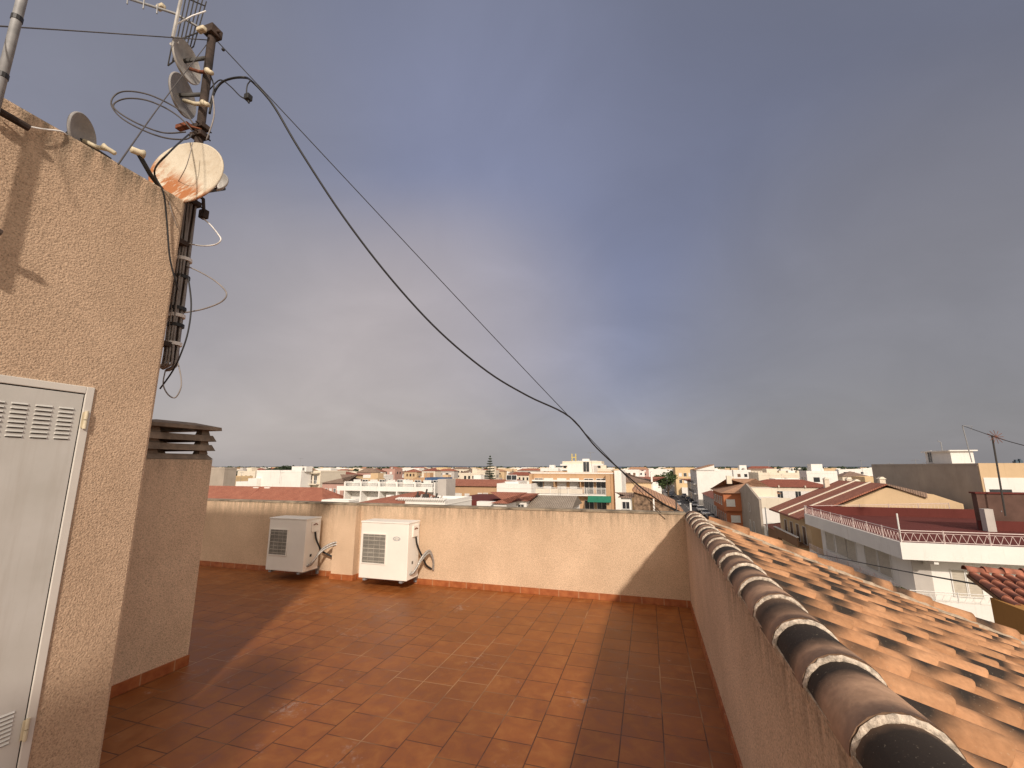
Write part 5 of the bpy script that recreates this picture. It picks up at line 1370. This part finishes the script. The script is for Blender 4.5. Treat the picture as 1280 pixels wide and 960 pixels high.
# far houses and woods as masses
def far_mass(n, y0, y1, name, label, mats, hr, wr_):
    objs = []
    for mi, mat in enumerate(mats):
        mb = MB()
        for k in range(n):
            yy_ = y0+(y1-y0)*fr.random()**.8; xx = fr.uniform(P(230, 583, y=yy_).x, P(1330, 583, y=yy_).x)
            w = fr.uniform(*wr_); mb.box(xx, yy_, 0, xx+w, yy_+w*.7, fr.uniform(*hr))
        tag(mb.build(name, mat), label.format(wl.get(mat, '')), 'houses' , kind='stuff')
far_mass(330, max(Y, 430), 1700, 'distant_houses', 'mass of distant {} houses near the horizon', ['w_white', 'w_cream', 'w_sand'], (4, 9.5), (9, 22))
def scrub(n, y0, y1, hmax, mat, label, wmin=6, wmax=16, q=9):
    mb = MB()
    for k in range(n):
        yy_ = fr.uniform(y0, y1); xx = fr.uniform(P(225, 583, y=yy_).x, P(1340, 583, y=yy_).x)
        if -2 < xx-8 < 12 and yy_ < 600: continue
        if collide(xx-3, xx+3, yy_-3, yy_+3, .5): continue
        w = fr.uniform(wmin, wmax); h = fr.uniform(hmax*.4, hmax)
        for j in range(q):
            c = Vector((xx+fr.uniform(-.5, .5)*w, yy_+fr.uniform(-.5, .5)*w, h*fr.uniform(.3, .85))); r_ = w*fr.uniform(.12, .2)
            mb.ball(c, r_, 5, 3, (fr.uniform(.7, 1.2), 1, fr.uniform(.6, 1)))
    tag(mb.build('distant_trees', mat), label, 'trees', kind='stuff')
scrub(330, 330, 900, 8.5, 'leaf_d', 'scattered dark trees between the distant houses', 4, 9)
scrub(520, 1000, 2150, 10.5, 'leaf_d', 'dark wooded belt along the horizon', 14, 40)
scrub(190, 120, 330, 5.5, 'leaf', 'garden greenery between the nearer town houses', 2.5, 5, 12)
for i, (px_, pt, w_) in enumerate(((1271.5, 576.5, 6), (1276.5, 575.5, 6))):
    q = P(px_, pt, y=1500); t = empty('tower_block', (q.x, 1500, 0), ('blue glass tower far away at the right edge, left of the pair', 'blue glass tower far away at the right edge, right of the pair')[i], 'tower')
    MB().box(q.x-w_/2, 1500, 0, q.x+w_/2, 1512, q.z).build('wall', 'tower_blue', t)
    MB().box(q.x-w_/2+1, 1501, q.z+.01, q.x+w_/2-2, 1508, q.z+4).build('roof_box', 'tower_blue', t)
hl = MB(); 
for (xa, xb, yy_, hh) in ((-6600, -2500, 9000, 30), (-5400, -3400, 8500, 22)):
    n = 30; 
    for k in range(n):
        t0, t1 = k/n, (k+1)/n; f = lambda t: hh*math.sin(math.pi*t)*(.8+.2*math.sin(17*t))
        hl.add([(xa+(xb-xa)*t0, yy_, -1), (xa+(xb-xa)*t1, yy_, -1), (xa+(xb-xa)*t1, yy_+300, f(t1)), (xa+(xb-xa)*t0, yy_+300, f(t0))], [(0, 1, 2, 3)])
struct(hl.build('hills', 'sea'))

# ================================================================== LIGHT, SKY, CAMERA
sd = Vector((.852, -1.686, 1.0)).normalized()
sun = bpy.data.lights.new('sun', 'SUN'); sun.energy = 3.45; sun.angle = R(2.2); sun.color = (1.0, .885, .765)
so = bpy.data.objects.new('sun', sun); COL.objects.link(so); so.rotation_euler = sd.to_track_quat('Z', 'Y').to_euler()
w = bpy.data.worlds.new('World'); scene.world = w; w.use_nodes = True; nt = w.node_tree
bg = nt.nodes['Background']; bg.inputs['Strength'].default_value = .1
sky = nt.nodes.new('ShaderNodeTexSky'); sky.sky_type = 'NISHITA'; sky.sun_disc = False
sky.sun_elevation = math.asin(sd.z); sky.sun_rotation = math.atan2(sd.x, sd.y); sky.dust_density = 3
tc = nt.nodes.new('ShaderNodeTexCoord'); dirv = tc.outputs['Generated']
sepn = nt.nodes.new('ShaderNodeSeparateXYZ'); L(nt, dirv, sepn.inputs[0])
# cloud plane projection: dir.xy / (z + .18)
ad = nt.nodes.new('ShaderNodeMath'); ad.operation = 'ADD'; L(nt, sepn.outputs[2], ad.inputs[0]); ad.inputs[1].default_value = .42
dv = nt.nodes.new('ShaderNodeVectorMath'); dv.operation = 'DIVIDE'; L(nt, dirv, dv.inputs[0])
cmb = nt.nodes.new('ShaderNodeCombineXYZ'); [L(nt, ad.outputs[0], cmb.inputs[i]) for i in range(3)]; L(nt, cmb.outputs[0], dv.inputs[1])
n1 = noise(nt, dv.outputs[0], 2.6, 8, .56, .5); n2 = noise(nt, dv.outputs[0], .6, 3, .5, .2)
def scl(c, k): return tuple(x*k for x in c)
K = 12.7
elev = ramp(nt, sepn.outputs[2], [(0.0, scl((.272, .260, .258), K)), (.10, scl((.290, .276, .276), K)), (.24, scl((.245, .242, .280), K)), (.42, scl((.188, .197, .272), K)), (.75, scl((.150, .160, .215), K))])
def lobe_d(d, w0, w1):
    vm = nt.nodes.new('ShaderNodeVectorMath'); vm.operation = 'DOT_PRODUCT'; L(nt, dirv, vm.inputs[0]); vm.inputs[1].default_value = d
    ms = nt.nodes.new('ShaderNodeMapRange'); ms.interpolation_type = 'SMOOTHSTEP'; L(nt, vm.outputs['Value'], ms.inputs[0]); ms.inputs[1].default_value = math.cos(R(w1)); ms.inputs[2].default_value = math.cos(R(w0)); return ms.outputs[0]
def lobe(px, py, w0, w1): return lobe_d(ray(px, py).normalized(), w0, w1)
c = elev.outputs[0]
def addm(fac, col, c, amt):
    m = nt.nodes.new('ShaderNodeMath'); m.operation = 'MULTIPLY'; L(nt, fac, m.inputs[0]); m.inputs[1].default_value = amt
    return mixc(nt, m.outputs[0], c, scl(col, K))
c = addm(lobe(760, 300, 0, 33), (.200, .226, .360), c, .62)
c = addm(lobe(560, 240, 0, 30), (.205, .222, .325), c, .55)
for q in ((250, 440), (340, 440), (430, 430), (520, 425), (600, 420)): c = addm(lobe(q[0], q[1], 0, 21), (.42, .365, .345), c, .34)
c = addm(lobe(1240, 40, 8, 50), (.105, .112, .150), c, .6)
c = addm(lobe(1200, 470, 0, 32), (.205, .195, .202), c, .6)
c = addm(lobe(90, 180, 0, 30), (.205, .203, .228), c, .5)
c = mixc(nt, 1, c, ramp(nt, n1, [(.25, .93), (.5, 1.0), (.78, 1.10)]).outputs[0], 'MULTIPLY')
c = mixc(nt, 1, c, ramp(nt, n2, [(.3, .96), (.7, 1.04)]).outputs[0], 'MULTIPLY')
# bright hazy glow of the veiled sun, behind the viewer
c = addm(lobe_d(tuple(sd), 10, 88), (1.0, .87, .74), c, 1.0)
# thin veil: mostly cloud, a little of the clear sky through it
c = mixc(nt, .93, sky.outputs[0], c)
L(nt, c, bg.inputs['Color'])

cam = bpy.data.cameras.new('camera'); cam.sensor_width = 36; cam.lens = FPX/1280*36; cam.clip_start = .05; cam.clip_end = 60000
co = bpy.data.objects.new('camera', cam); COL.objects.link(co); co.location = (0, 0, EYE); co.rotation_euler = (R(90)+PITCH, 0, YAW)
scene.camera = co
scene.render.engine = 'CYCLES'
vs_ = scene.view_settings; vs_.view_transform = 'Standard'; vs_.look = 'None'; vs_.gamma = 1; vs_.exposure = 0; vs_.use_curve_mapping = False
